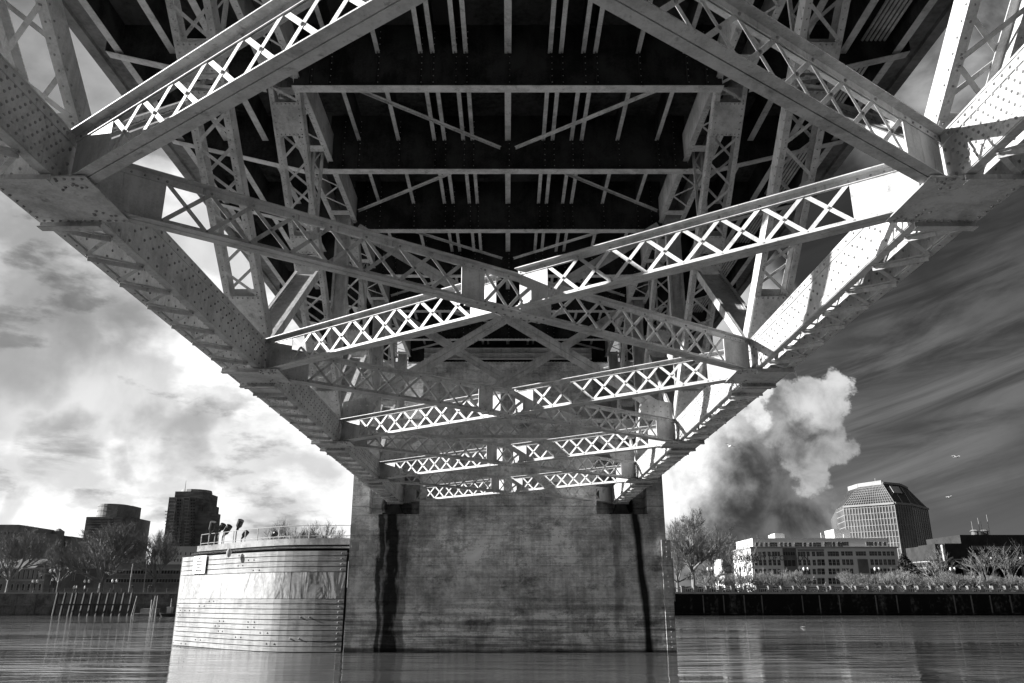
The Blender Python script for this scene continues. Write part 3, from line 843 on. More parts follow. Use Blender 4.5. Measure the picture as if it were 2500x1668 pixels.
# buildings
def rect(b, px0, px1, py0, py1, D, d0, d1):
    a, c = G(px0, py1, D), G(px1, py0, D); a.x = G(px0, py0, D).x; b.box(a.x, c.x, D+d0, D+d1, a.z, c.z); return a, c
def windows(parent, wins, D, glass=None, frame=None, name='window'):
    """wins: px rects on the facade at distance D"""
    big = sorted(wins, key=lambda w: -(w[2]-w[0])*(w[3]-w[1]))
    one, rest = big[:96], big[96:]
    def mk(b, fb, w):
        a, c = G(w[0], w[3], D), G(w[2], w[1], D)
        b.cur = 0; b.box(a.x, c.x, D-.03, D-.004, a.z, c.z)
        b.cur = 1; f = .035
        b.box(a.x-f, a.x, D-.12, D-.004, a.z-f, c.z+f); b.box(c.x, c.x+f, D-.12, D-.004, a.z-f, c.z+f)
        b.box(a.x, c.x, D-.12, D-.004, c.z, c.z+f); b.box(a.x, c.x, D-.2, D-.004, a.z-f, a.z)
        m = (a.x+c.x)/2; b.box(m-.03, m+.03, D-.06, D-.031, a.z, c.z); b.box(a.x, m-.031, D-.06, D-.031, (a.z+c.z)/2-.03, (a.z+c.z)/2+.03); b.box(m+.031, c.x, D-.06, D-.031, (a.z+c.z)/2-.03, (a.z+c.z)/2+.03)
    mats = [glass or M['glass'], frame or M['mid']]
    for w in one:
        b = MB(); mk(b, None, w); b.build(name, mats, parent)
    if rest:
        b = MB()
        for w in rest: mk(b, None, w)
        o = b.build(name, mats, parent); o['kind'] = 'stuff'

# --- university building (right)
D = 235.
ub = thing('university_building', 'long pale five-storey office building with a set-back top floor on the right bank', 'building', (G(2010, 1400, D).x, D, GZ))
b = MB(); a = G(1832, 1450, D); a.x = G(1832, 1335, D).x; c = G(2189, 1335, D); b.box(a.x, c.x, D, D+19, GZ-1, c.z); b.build('wall', M['pale'], ub)
ztop1 = c.z
b = MB(); a2 = G(1838.5, 1335, D+1.5); c2 = G(2166, 1314, D+1.5); b.box(a2.x, c2.x, D+1.5, D+18.8, ztop1+.02, c2.z); b.build('top_storey', M['pale'], ub)
b = MB(); b.box(a.x-.3, c.x+.3, D-.3, D+19.2, ztop1-.4, ztop1+.01); b.build('cornice', M['stone'], ub)
b = MB(); rect(b, 1891, 1915, 1304, 1314, D+5, 0, 6); rect(b, 1893, 1912, 1302, 1304, D+5, .5, 5); b.build('roof_unit', M['white'], ub)
b = MB(); rect(b, 2035, 2075, 1292.5, 1314, D+7, 0, 7); b.build('lift_house', M['pale'], ub)
b = MB()
for px in (2005, 2010, 2015, 2019, 2024, 2028, 2060): q = G(px, 1313.5, D+4); b.tube((q.x, q.y, q.z), (q.x, q.y, q.z+random.uniform(.8, 1.6)), .1, .1)
b.build('roof_pipe', M['white'], ub)
sx_, sy_ = lambda v: 1600+v*.2551, lambda v: 1160+v*.2551
def s5(v): return 2000+v*.2551
wl_ = []
for xx in (960, 1005, 1053, 1095, 1120, 1145, 1197, 1237, 1280, 1335, 1357, 1382, 1422, 1474, 1512, 1540, 1564, 1620, 1643, 1665, 1700, 1747, 1772): wl_.append((sx_(xx), sy_(647), sx_(xx+18), sy_(684)))
for xx in (52, 78, 100, 133, 180, 216, 240, 262, 450, 475, 497, 532, 575, 620): wl_.append((s5(xx), sy_(641), s5(xx+15), sy_(677)))
windows(ub, wl_, D+1.5, None, M['stone'])
wl_ = []
r2, r3, r4, r5 = (735, 776), (812, 864), (900, 950), (990, 1044)
for xx in (942, 987, 1030, 1078, 1120, 1146, 1173, 1366, 1392, 1417, 1450, 1502, 1545, 1570, 1595, 1652, 1676, 1702, 1730): wl_.append((sx_(xx), sy_(r2[0]), sx_(xx+15 if xx not in (942, 987, 1030, 1078, 1450, 1502, 1730) else xx+22), sy_(r2[1])))
for xx in (22, 85, 108, 132, 158, 214, 252, 277, 300, 353, 378, 402, 427, 483, 508, 534, 566, 610, 650, 690): wl_.append((s5(xx), sy_(r2[0]-3), s5(xx+15 if xx not in (158, 214, 566, 610, 650, 690) else xx+22), sy_(r2[1]-5)))
for r in (r3, r4, r5):
    for xx in (950, 993, 1035, 1085, 1128, 1170, 1370, 1415, 1455, 1508, 1552, 1593, 1660, 1697, 1735):
        wl_.append((sx_(xx+2), sy_(r[0]), sx_(xx+23), sy_(r[1])))
    for xx in (-10, 25, 92, 130, 168, 222, 260, 297, 493, 535, 575, 618, 660, 698):
        wl_.append((s5(xx+2), sy_(r[0]-4), s5(xx+23), sy_(r[1]-4)))
windows(ub, wl_, D, None, M['stone'])
b = MB(); rect(b, sx_(1215), sx_(1340), sy_(690), sy_(925), D, -.25, -.01); b.build('dark_bay', M['dark'], ub)
b = MB(); rect(b, s5(365), s5(460), sy_(805), sy_(940), D, -.25, -.01); b.build('entrance_bay', M['dark'], ub)
wl_ = []
for xx in (1222, 1246, 1270, 1295, 1316): wl_.append((sx_(xx), sy_(738), sx_(xx+16), sy_(768)))
for xx in (1228, 1265, 1305): wl_.append((sx_(xx), sy_(815), sx_(xx+32), sy_(872)))
for w in wl_:
    b = MB(); rect(b, w[0], w[2], w[1], w[3], D-.25, -.05, -.001); b.build('bay_window', M['glass'], ub)
# south face windows
b = MB(); ax = a.x
for fl_, (zz0, zz1) in enumerate(((.72, .8), (.5, .62), (.3, .42), (.12, .22))):
    for k in range(9):
        y = D+1.4+k*1.95; h = ztop1-GZ; b.box(ax-.06, ax-.004, y, y+.9, GZ+h*zz0, GZ+h*zz1)
b.build('side_window', M['glass'], ub)
q0 = G(sx_(1090), sy_(796), D-.05); text('UNIVERSITY OF OREGON', 1.95, (q0.x, D-.06, q0.z), 0, M['ink'], ub, ext=.03)
q0 = G(sx_(955), sy_(796), D-.05); b = MB()
for i in range(16):
    t0, t1 = 2*math.pi*i/16, 2*math.pi*(i+1)/16
    b.bar((q0.x+.95*math.cos(t0)*.8, D-.06, q0.z+.95*math.sin(t0)), (q0.x+.95*math.cos(t1)*.8, D-.06, q0.z+.95*math.sin(t1)), .5, .06, X_ if abs(math.cos(t0)) > .7 else Z_)
b.build('round_emblem', M['ink'], ub)
b = MB(); rect(b, sx_(1360), sx_(1610), sy_(711), sy_(728), D, -.2, -.01); b.build('name_band', M['mid'], ub)
b = MB(); rect(b, 1834, 2188, 1434, 1439, D, -.2, -.01); b.build('plinth_opening', M['glass'], ub)

# low wing left of it
b = MB(); lw = thing('low_annex', 'low pale annex behind the bare trees at the left end of the five-storey building', 'building', (G(1800, 1400, 262).x, 262, GZ))
rect(b, 1765, 1800, 1364, 1450, 262, 0, 12); b.build('wall', M['pale'], lw)
b = MB(); rect(b, 1768, 1797, 1378, 1383, 262, -.1, -.01); rect(b, 1768, 1797, 1395, 1400, 262, -.1, -.01); b.build('window', M['glass'], lw)

# --- glass tower
tw = thing('glass_tower', 'eight-sided mirror glass tower with a sloping chamfered roof rising behind the pale office building', 'tower', (G(2150, 1380, 360).x, 360, GZ))
PT = [(2041, 1246, 358.6), (2059, 1236.5, 343.7), (2183, 1227.5, 330.), (2225, 1231, 335.6), (2264, 1242, 352.)]
TT = [(2073, 1199, 366), (2096, 1190, 356), (2154, 1183, 345), (2196, 1183, 350), (2214, 1190, 362)]
base = [G(*p) for p in PT]; zt_ = sum(p.z for p in base)/5
base = [Vector((p.x, p.y, zt_)) for p in base]
cen_ = (base[0]+base[4])/2+Vector((0, 12, 0))
top = [G(*p) for p in TT]; zt2 = sum(p.z for p in top)/5; top = [Vector((p.x, p.y, zt2)) for p in top]
def back(p, c0): return Vector((2*c0.x-p.x, 2*c0.y-p.y, p.z))
cb = (base[0]+base[4])/2+Vector((0, 14, 0)); fullb = base+[back(base[1], cb), back(base[2], cb), back(base[3], cb)]
ct_ = (top[0]+top[4])/2+Vector((0, 8, 0)); fullt = top+[back(top[1], ct_), back(top[2], ct_), back(top[3], ct_)]
b = MB(); b.prism([Vector((p.x, p.y, GZ-1)) for p in fullb], (0, 0, zt_-GZ+1)); b.build('glass_wall', M['tglass'], tw)
b = MB(); bb = len(b.v); b.v += [tuple(p+Z_*.02) for p in fullb]+[tuple(p) for p in fullt]
for i in range(8):
    j = (i+1) % 8
    if i > 3: b.face([bb+i, bb+j, bb+8+j, bb+8+i]); continue
    P0, P1, P2, P3 = fullb[i]+Z_*.02, fullb[j]+Z_*.02, fullt[i], fullt[j]; i0 = len(b.v); n_ = 8
    b.v += [tuple(P0.lerp(P1, u/n_).lerp(P2.lerp(P3, u/n_), w/n_)) for w in range(n_+1) for u in range(n_+1)]
    for w in range(n_):
        for u in range(n_): k = i0+w*(n_+1)+u; b.face([k, k+1, k+n_+2, k+n_+1])
b.face([bb+8+i for i in range(8)]); b.face([bb+i for i in range(8)][::-1]); b.build('sloping_roof', M['roofglass'], tw)
b = MB()
for i, (p, q) in enumerate(zip(base, base[1:])):
    u = (q-p); L = u.length; u /= L; n = Vector((u.y, -u.x, 0)); n = n if n.y < 0 else -n
    m = {0: 6, 1: 17, 2: 7, 3: 8}[i]; W_ = .26 if i < 2 else .14
    for k in range(m+1):
        c = p+u*(L*k/m)+n*.12; b.bar(c+Z_*(GZ-c.z), c, W_, .22, u)
    for k in range(15):
        z = zt_-1.2-k*(zt_-GZ)/15; b.bar(Vector((p.x, p.y, z))+n*.06, Vector((q.x, q.y, z))+n*.06, W_*.8, .14, Z_)
    b.bar(p+n*.4-Z_*.2, q+n*.4-Z_*.2, .8, .6, Z_)
b.build('mullion_grid', M['mid'], tw)
b = MB()
for i, (p, q, r, s) in enumerate(zip(base, base[1:], top, top[1:])):
    n = (q-p).cross(r-p).normalized(); n = n if n.y < 0 else -n
    m = {0: 5, 1: 20, 2: 2, 3: 2}[i]
    for k in range(m+1): b.bar(p.lerp(q, k/m)+n*.1, r.lerp(s, k/m)+n*.1, .15, .2, q-p)
    if i == 1:
        for k in range(1, 8): b.bar(p.lerp(r, k/8)+n*.1, q.lerp(s, k/8)+n*.1, .13, .16, r-p)
    b.bar(r+Z_*.3, s+Z_*.3, 2.2 if i < 2 else .9, .9, Z_)
b.build('roof_rib', M['mid'], tw)
b = MB(); p, q, r, s = base[2], base[3], top[2], top[3]; n = (q-p).cross(r-p).normalized(); n = n if n.y < 0 else -n
for (u0, u1, v0, v1) in ((.3, .8, .5, .85),):
    pp = [p.lerp(q, u).lerp(r.lerp(s, u), v)+n*.3 for u, v in ((u0, v0), (u1, v0), (u1, v1), (u0, v1))]; b.prism(pp, n*.2)
b.build('roof_light', M['stone'], tw)
b = MB(); q = G(2138, 1183, 350); b.tube(q, q+Z_*2.6, .15, .08); b.build('mast', M['stone'], tw)

# --- dark building right
D = 240.
db = thing('dark_office_block', 'low dark stepped office block with an open ground floor at the far right bank', 'building', (G(2400, 1400, D).x, D, GZ))
b = MB(); rect(b, 2343, 2560, 1306, 1332, D+3, 0, 20); rect(b, 2306, 2560, 1327, 1365, D, 0, 24); b.build('upper_storey', M['charcoal'], db)
b = MB(); rect(b, 2282, 2304, 1328, 1366, D-1, 0, 10); b.build('stair_tower', M['charcoal'], db)
b = MB(); rect(b, 2300, 2306, 1330, 1385, D-2, 0, 1.5); b.build('pale_column', M['stone'], db)
b = MB(); rect(b, 2308, 2560, 1365, 1368, D, -1, 24); rect(b, 2318, 2560, 1380, 1384, D, -1, 24); b.build('floor_slab', M['mid'], db)
b = MB(); rect(b, 2320, 2560, 1384, 1450, D+10, 0, 5); rect(b, 2320, 2560, 1368, 1380, D+6, 0, 5); b.build('recessed_wall', M['gap'], db)
b = MB()
for px in (2322, 2350, 2385, 2421, 2457, 2492): rect(b, px, px+5, 1360, 1450, D-1, 0, .9)
b.build('column', M['brick'], db)
for (xa, xb, ya, yb) in ((2372, 2397, 1333, 1342), (2402, 2424, 1333, 1342), (2426, 2445, 1334, 1342), (2450, 2474, 1333, 1343), (2480, 2503, 1333, 1343), (2372, 2400, 1351, 1360), (2406, 2446, 1351, 1360), (2450, 2500, 1351, 1360), (2286, 2302, 1342, 1350), (2286, 2302, 1355, 1362)):
    b = MB(); rect(b, xa, xb, ya, yb, D if xa > 2305 else D-1, -.12, -.01); b.build('window', M['tglass'] if ya < 1350 else M['glass'], db)
for px in (2381, 2405):
    b = MB(); q = G(px, 1306, D+8); b.tube(q, q+Z_*1., 1.0, 1.0, 10); b.tube(q+Z_*1., q+Z_*1.5, 1.5, .8, 10); b.build('roof_vent', M['dark'], db)
b = MB()
for px, h in ((2377, 4), (2394, 5), (2400, 4), (2417, 6)): q = G(px, 1306, D+6); b.tube(q, q+Z_*h, .08, .05)
b.build('antenna', M['mid'], db)
# brick block behind, closes the view between the tower and the dark block
# --- left bank
D = 250.
lb = thing('flat_roofed_block', 'dark stepped flat-roofed block with tall windows at the far left edge', 'building', (G(30, 1380, D).x, D, GZ))
b = MB(); rect(b, -80, 47, 1281, 1450, D, 0, 20); b.build('tall_wing', M['brick'], lb)
b = MB(); rect(b, 47.05, 111, 1301, 1450, D+.5, 0, 19); b.build('low_wing', M['brick'], lb)
windows(lb, [(x, y, x+5.5, y+h) for x in (2, 10, 18, 26, 34) for y, h in ((1299, 14), (1320, 14), (1340, 14))]+[(x, y, x+5, y+h) for x in (52, 61, 70, 79, 88, 97) for y, h in ((1310, 20), (1337, 16))], D)
D = 262.
pb_ = thing('pale_old_block', 'pale old block with a round roof tank seen between the left trees', 'building', (G(140, 1380, D).x, D, GZ))
b = MB(); rect(b, 108, 175, 1313, 1450, D, 0, 20); b.build('wall', M['mid'], pb_)
b = MB(); rect(b, 106, 177, 1310, 1313, D, -.6, 21); b.build('cornice', M['conc'], pb_)
b = MB(); q = G(141, 1312, D+8); b.tube(q, q+Z_*1.9, 1.8, 1.8, 12); b.tube(q+Z_*1.9, q+Z_*2.8, 1.8, .4, 12); b.build('roof_tank', M['mid'], pb_)
windows(pb_, [(x, y, x+5, y+9) for x in (111, 120, 129, 138, 147, 156) for y in (1324, 1344, 1360)], D)
D = 215.
ar = thing('arcaded_hall', 'ornate two-storey hall with rows of round-arched windows at the left edge', 'building', (G(50, 1420, D).x, D, GZ))
b = MB(); rect(b, -60, 108, 1386, 1450, D, 0, 16); b.build('wall', M['brick'], ar)
b = MB(); a = G(-60, 1388, D-.5); c = G(109, 1373, D+4); b.prism([(a.x, D-.6, a.z), (a.x, D+6, c.z+1), (a.x, D+16, a.z)], (c.x-a.x, 0, 0)); b.build('roof', M['dark'], ar)
b = MB(); rect(b, -60, 109, 1386, 1389, D, -.5, -.01); rect(b, -60, 109, 1415, 1418, D, -.5, -.01); b.build('string_course', M['stone'], ar)
for row, (yt, yb) in enumerate(((1392, 1413), (1426, 1441))):
    for k in range(10 if row == 0 else 8):
        px = 3+k*11.2 if row == 0 else 3+k*13.6; wpx = 3.0 if row == 0 else 3.6
        a = G(px-wpx, yb, D); c = G(px+wpx, yt, D); r = (c.x-a.x)/2
        def arch(f): 
            p = [(a.x-f, 0, a.z), (c.x+f, 0, a.z)]+[((a.x+c.x)/2+(r+f)*math.cos(t), 0, c.z-r+(r+f)*math.sin(t)) for t in [math.pi*i/8 for i in range(9)]]; return p
        b = MB(); b.prism([(x, D-.16, z) for x, _, z in arch(.16)], (0, .15, 0)); fr = b.build('arch_frame', M['stone'], ar)
        b = MB(); b.prism([(x, D-.22, z) for x, _, z in arch(0)], (0, .05, 0)); b.build('pane', M['glass'], fr)
D = 205.
wh = thing('warehouse', 'dark plain brick warehouse behind the big bare tree on the left bank', 'building', (G(180, 1420, D).x, D, GZ))
b = MB(); rect(b, 113, 255, 1389, 1450, D+1, 0, 14); b.build('wall', M['dark'], wh)
b = MB(); rect(b, 112, 256, 1386, 1389, D+1, -.3, 14); b.build('parapet', M['brick'], wh)
windows(wh, [(x, 1398, x+4, 1418) for x in (176, 181, 207, 213, 140, 146)], D+1, None, M['stone'])
br_ = thing('ribbon_window_block', 'low brown brick block with two long ribbons of white-framed windows beside the fender', 'building', (G(350, 1420, D).x, D, GZ))
b = MB(); rect(b, 258, 460, 1378, 1450, D, 0, 14); b.build('wall', M['brick'], br_)
for (ya, yb, xa) in ((1391, 1403, 285), (1412, 1424, 258)):
    b = MB(); rect(b, xa, 455, ya, yb, D, -.12, -.01); fr = b.build('window_ribbon', M['stone'], br_)
    n = int((450-xa)/7.2)
    for k in range(n):
        b = MB(); rect(b, xa+2+k*7.2, xa+7.6+k*7.2, ya+2, yb-2, D-.12, -.05, -.001); b.build('pane', M['glass'], fr)
D = 300.
pw = thing('pale_hill_block', 'pale block with small windows below the tall dark tower', 'building', (G(400, 1370, D).x, D, GZ))
b = MB(); rect(b, 372, 640, 1334, 1450, D, 0, 20); b.build('wall', M['pale'], pw)
windows(pw, [(x, y, x+3, y+6) for x in (380, 392, 404, 410, 425, 433, 440, 452, 464, 470) for y in (1349, 1365)], D)
D = 420.
tt = thing('tall_tower', 'tall dark high-rise with pale balcony strips and a thin mast on the left skyline', 'tower', (G(458, 1370, D).x, D, GZ))
b = MB(); rect(b, 402, 500, 1245, 1450, D, 4, 24); b.build('lower_shaft', M['towerdark'], tt)
b = MB(); rect(b, 413, 478, 1214, 1450, D, 0, 22); b.build('front_shaft', M['towerdark'], tt)
b = MB(); rect(b, 428, 497, 1200, 1450, D+6, 0, 22); b.build('upper_shaft', M['towerdark'], tt)
b = MB(); rect(b, 480, 513, 1232, 1450, D+8, 0, 14); b.build('side_shaft', M['dark'], tt)
b = MB(); a, c = G(428, 1201, D+6), G(497, 1201, D+6); b.tube(((a.x+c.x)/2, D+16, a.z+.3), ((a.x+c.x)/2, D+16, a.z+1.8), 8.2, 7.8, 20); b.build('crown', M['mid'], tt)
q = G(451, 1200, D+6); b = MB(); b.tube(q, q+Z_*5.8, .22, .08); b.build('mast', M['mid'], tt)
b = MB()
for k in range(19):
    y = 1222+k*8.1
    if y > 1336: break
    rect(b, 415, 427, y, y+1.6, D, -.8, -.01); rect(b, 452, 462, y, y+1.6, D, -.8, -.01); rect(b, 404, 412, y+26, y+27.6, D+4, -.8, -.01)
b.build('balcony', M['stone'], tt)
b = MB()
for px in (431, 446, 449, 463): rect(b, px, px+.9, 1216, 1338, D, -.5, -.011)
for y in (1215, 1247, 1277, 1307): rect(b, 414, 430.8, y, y+1.2, D, -.5, -.012); rect(b, 450.1, 462.8, y, y+1.2, D, -.5, -.012)
b.build('facade_strip', M['stone'], tt)
b = MB()
for k in range(16):
    for xx in (433, 439, 466, 472): rect(b, xx, xx+4, 1220+k*7.4, 1224+k*7.4, D, -.15, -.01)
b.build('window_column', M['glass'], tt)
D = 400.
rt = thing('round_tower', 'dark tower with a curved drum rising from striped flat wings on the left skyline', 'tower', (G(270, 1370, D).x, D, GZ))
b = MB(); rect(b, 211, 300, 1262, 1450, D, 0, 20); b.build('striped_wing', M['towerdark'], rt)
b = MB(); rect(b, 300, 334, 1265, 1450, D+3, 0, 16); b.build('side_wing', M['dark'], rt)
b = MB(); q = G(289, 1236, D+14); r = (G(325, 1236, D+14).x-G(253, 1236, D+14).x)/2
b.tube((q.x, D+10, 5), (q.x, D+10, q.z), r, r, 28); b.build('drum', M['brick'], rt)
b = MB(); rect(b, 274, 324, 1235, 1300, D+4, 0, 10); b.build('core', M['dark'], rt)
b = MB()
for k in range(9): rect(b, 213, 276, 1265+k*6.2, 1267.2+k*6.2, D, -.6, -.01)
b.build('sill_band', M['conc'], rt)
b = MB()
for k in range(5):
    z = q.z-1.2-k*2.3; b.tube((q.x, D+10, z), (q.x, D+10, z+.5), r+.15, r+.15, 28)
b.build('drum_band', M['conc'], rt)
# glimpse of terrain behind
b = MB(); pts = []
for i in range(60):
    x = -1400+i*48; h = 14+10*math.sin(i*.37)+6*math.sin(i*.9+1)
    pts.append((x, h))
for (x0, h0), (x1, h1) in zip(pts, pts[1:]): b.hexa([(x0, 1500, 0), (x1, 1500, 0), (x1, 1700, 0), (x0, 1700, 0), (x0, 1500, h0), (x1, 1500, h1), (x1, 1700, h1), (x0, 1700, h0)])
b.build('hills', mat('far_hills', .05, .95), None, kind='structure')

# ------------------------------------------------------------------ trees
def tree_meshes(h, spread, seed, trunk_r, levels=4, limbs=6, lean=.0, low=.3, twig=.02, up=.35, kids=(5, 5, 4)):
    R = random.Random(seed); tb, cb_ = MB(), MB()
    tops = []
    th = h*low; p = Vector((0, 0, -.3)); q = Vector((lean*th, 0, th)); tb.tube(p, q, trunk_r, trunk_r*.75, 8); tb.tube(Vector((0, 0, -.3)), Vector((0, 0, .4)), trunk_r*1.35, trunk_r, 8)
    def grow(p, d, L, r, lv):
        n = 3 if lv < 2 else 2; pts = [p]
        for i in range(n):
            d = (d+Vector((R.uniform(-.22, .22), R.uniform(-.22, .22), R.uniform(-.1, .2)+.05*lv))).normalized()
            p2 = p+d*(L/n); r2 = max(r*(1-.35*(i+1)/n), twig*.55)
            (cb_ if lv >= 1 else tb).tube(p, p2, r*(1-.35*i/n), r2, 5 if lv < 1 else (4 if lv < 2 else 3), False); p = p2; pts.append(p)
        if lv >= levels-1: return
        for k in range(kids[min(lv, len(kids)-1)]):
            t = R.uniform(.35, 1); s = pts[min(int(t*n), n)] if t > .95 else pts[int(t*n)].lerp(pts[min(int(t*n)+1, n)], t*n-int(t*n))
            a = R.uniform(0, 2*math.pi); sp = R.uniform(.45, 1.0)
            e = d.cross(Vector((0, 0, 1))); e = e.normalized() if e.length > .1 else Vector((1, 0, 0)); g = d.cross(e)
            nd = (d+(e*math.cos(a)+g*math.sin(a))*sp+Vector((0, 0, .12))).normalized()
            grow(s, nd, L*R.uniform(.45, .68), max(r*.5, twig), lv+1)
    for k in range(limbs):
        a = 2*math.pi*k/limbs+R.uniform(-.4, .4); el = R.uniform(up, 1.25)
        d = Vector((math.cos(a)*math.cos(el), math.sin(a)*math.cos(el), math.sin(el)))
        L = (h-th)*.55*(.7+.5*math.sin(el)) if el > .8 else spread*.55
        s = Vector((lean*th, 0, th*R.uniform(.75, 1.0))); grow(s, d, L, trunk_r*.5, 0)
    grow(Vector((lean*th, 0, th)), Vector((lean, 0, 1)).normalized(), (h-th)*.6, trunk_r*.6, 0)
    return tb, cb_
def make_tree(name, label, px, D, h, spread, seed, tr, mt, group, z=None, **kw):
    q = G(px, 1440, D); z = GZ+.1 if z is None else z
    t = thing(name, label, 'tree', (0, 0, 0), group)
    tb, cb_ = tree_meshes(h, spread, seed, tr, **kw)
    tb.build('trunk', mt, t); cb_.build('crown', mt, t)
    t.location = (q.x, D, z); return t
GL = 'bare trees on the left bank'; GR = 'bare trees on the right bank'
make_tree('bare_tree', 'largest bare tree on the left bank, its wide crown in front of the curved tower', 245, 192, 16, 12, 3, .6, M['bark'], GL, limbs=10, levels=5, low=.2, kids=(5, 6, 6, 4), twig=.016)
make_tree('bare_tree', 'bare tree at the left edge in front of the arcaded hall', 18, 186, 14, 11, 5, .5, M['bark'], GL, limbs=7, levels=5, low=.22, kids=(5, 6, 6, 4), twig=.014)
make_tree('bare_tree', 'bare tree between the tall tower and the big tree, limb reaching to the fender', 372, 190, 14.5, 9, 8, .45, M['bark'], GL, limbs=6, levels=5, low=.25, lean=.1, kids=(5, 6, 6, 3), twig=.014)
make_tree('bare_tree', 'thin hazy bare tree between the arcaded hall and the biggest tree', 140, 200, 13, 9, 9, .3, M['bark'], GL, limbs=7, levels=5, low=.25, kids=(5, 6, 6, 4), twig=.016)
make_tree('bare_tree', 'bare crown showing over the fender platform right of the floodlights', 715, 240, 19.5, 12, 10, .4, M['bark'], GL, limbs=9, levels=5, low=.3, kids=(5, 6, 6, 4), twig=.018)
make_tree('bare_tree', 'bare crown showing over the fender platform next to the pier', 785, 240, 20, 10, 12, .4, M['bark'], GL, limbs=9, levels=5, low=.3, kids=(5, 6, 6, 4), twig=.018)
make_tree('bare_tree', 'tallest pale bare tree on the right bank, right beside the pier', 1694, 195, 19.5, 8, 14, .5, M['barklit'], GR, limbs=9, levels=5, low=.28, up=.5, kids=(5, 6, 6, 5), twig=.018)
make_tree('bare_tree', 'dark leaning bare tree in front of the tall pale tree beside the pier', 1655, 188, 10.5, 7, 15, .35, M['bark'], GR, limbs=7, levels=5, low=.25, kids=(5, 5, 4, 3), twig=.018)
make_tree('bare_tree', 'dark bare tree between the tall pale tree and the five-storey building', 1745, 200, 12, 7, 16, .3, M['bark'], GR, limbs=7, levels=5, low=.25, kids=(4, 6, 6, 3), twig=.015)
make_tree('bare_tree', 'slim upright bare tree before the left corner of the five-storey building', 1812, 205, 14, 5, 17, .25, M['bark'], GR, limbs=8, levels=4, low=.15, up=.9, kids=(4, 4, 3), twig=.024)
chs = []
for k in range(3):
    t = make_tree('cherry_tree', 'low spreading bare cherry tree', 1730+k*29, 184, 4.4, 4.6, 30+k, .15, M['barklit'] if k != 1 else M['barklit'], 'row of bare cherry trees on the right promenade', limbs=8, levels=5, low=.22, up=.25, kids=(4, 5, 4, 3), twig=.010); chs.append(t)
px_list = [1728, 1757, 1786, 1810, 1836, 1857, 1880, 1908, 1957, 2080, 2122, 2170, 2212, 2252, 2298, 2332, 2376, 2410, 2445, 2478, 2510]
marks = ['left of the first street lamp', 'under the first street lamp', 'before the low annex', 'before the left corner of the five-storey building', 'below the round emblem of the five-storey building', 'below the left half of the long lettering', 'below the right half of the long lettering', 'in front of the dark window bay', 'just left of the second street lamp', 'left of the entrance bay of the five-storey building', 'in front of the entrance bay', 'at the right end of the long building', 'below the foot of the glass tower', 'in front of the dark evergreen', 'left of the pale columns of the dark office block', 'at the fourth street lamp', 'before the third column of the dark office block', 'before the fourth column of the dark office block', 'before the fifth column of the dark office block', 'before the last column of the dark office block', 'cut by the right edge of the photo']
for i, (px, mk) in enumerate(zip(px_list, marks)):
    lab = 'low spreading bare cherry tree '+mk; q = G(px, 1440, 184+(i % 3)); rz = random.uniform(0, 6); s_ = random.uniform(.85, 1.12)
    if px > 1900 and px < 2060: s_ = 1.15
    if i < 3: t = chs[i]; t.location = (q.x, 184+(i % 3), GZ+.1); t.rotation_euler = (0, 0, rz); t['label'] = lab
    else: dup(chs[i % 3], (q.x, 184+(i % 3), GZ+.1), lab, rz, s_)
for px, mk, s_ in ((2290, 'behind the cherry trees left of the pale column', 1.), (2415, 'before the middle of the dark office block', 1.05), (2470, 'before the right part of the dark office block', 1.1)):
    make_tree('bare_tree', 'slender upright bare tree '+mk, px, 205, 11*s_, 4.5, int(px), .2, M['bark'], GR, limbs=7, levels=4, low=.2, up=.8, kids=(4, 4, 3), twig=.024)
# evergreen
ev = thing('evergreen_tree', 'dark dense evergreen between the glass tower and the dark office block', 'tree', (G(2235, 1440, 225).x, 225, GZ))
R = random.Random(4); b = MB()
for k in range(2600):
    a = R.uniform(0, 6.28); zz = R.random()**.8; rr = (6.0*(1-zz)**.6)*R.uniform(.5, 1.); p = ev.location+Vector((rr*math.cos(a)+2*math.sin(zz*5), rr*math.sin(a), 1+zz*8.5+1.2*math.sin(a*2)))
    u = Vector((R.uniform(-1, 1), R.uniform(-1, 1), R.uniform(-1, 1)))*.45; w = Vector((R.uniform(-1, 1), R.uniform(-1, 1), R.uniform(-1, 1)))*.45
    i0 = len(b.v); b.v += [tuple(p-u), tuple(p+w), tuple(p+u)]; b.face([i0, i0+1, i0+2])
b.build('crown', M['leaf'], ev); b = MB(); b.tube(ev.location, ev.location+Z_*6, .3, .15); b.build('trunk', M['bark'], ev)
hg = MB(); R = random.Random(9)
for k in range(9000):
    x = R.choice((R.uniform(37, 60), R.uniform(60, 125))); p = Vector((x, R.uniform(193, 196), GZ+R.uniform(.1, 1.5)**1.0))
    u = Vector((R.uniform(-1, 1), R.uniform(-1, 1), R.uniform(-1, 1)))*.22; w = Vector((R.uniform(-1, 1), R.uniform(-1, 1), R.uniform(-1, 1)))*.22
    i0 = len(hg.v); hg.v += [tuple(p-u), tuple(p+w), tuple(p+u)]; hg.face([i0, i0+1, i0+2])
hg.build('shrubbery', M['leaf'], None, kind='stuff', label='low dark shrubs under the cherry trees', category='shrubs')

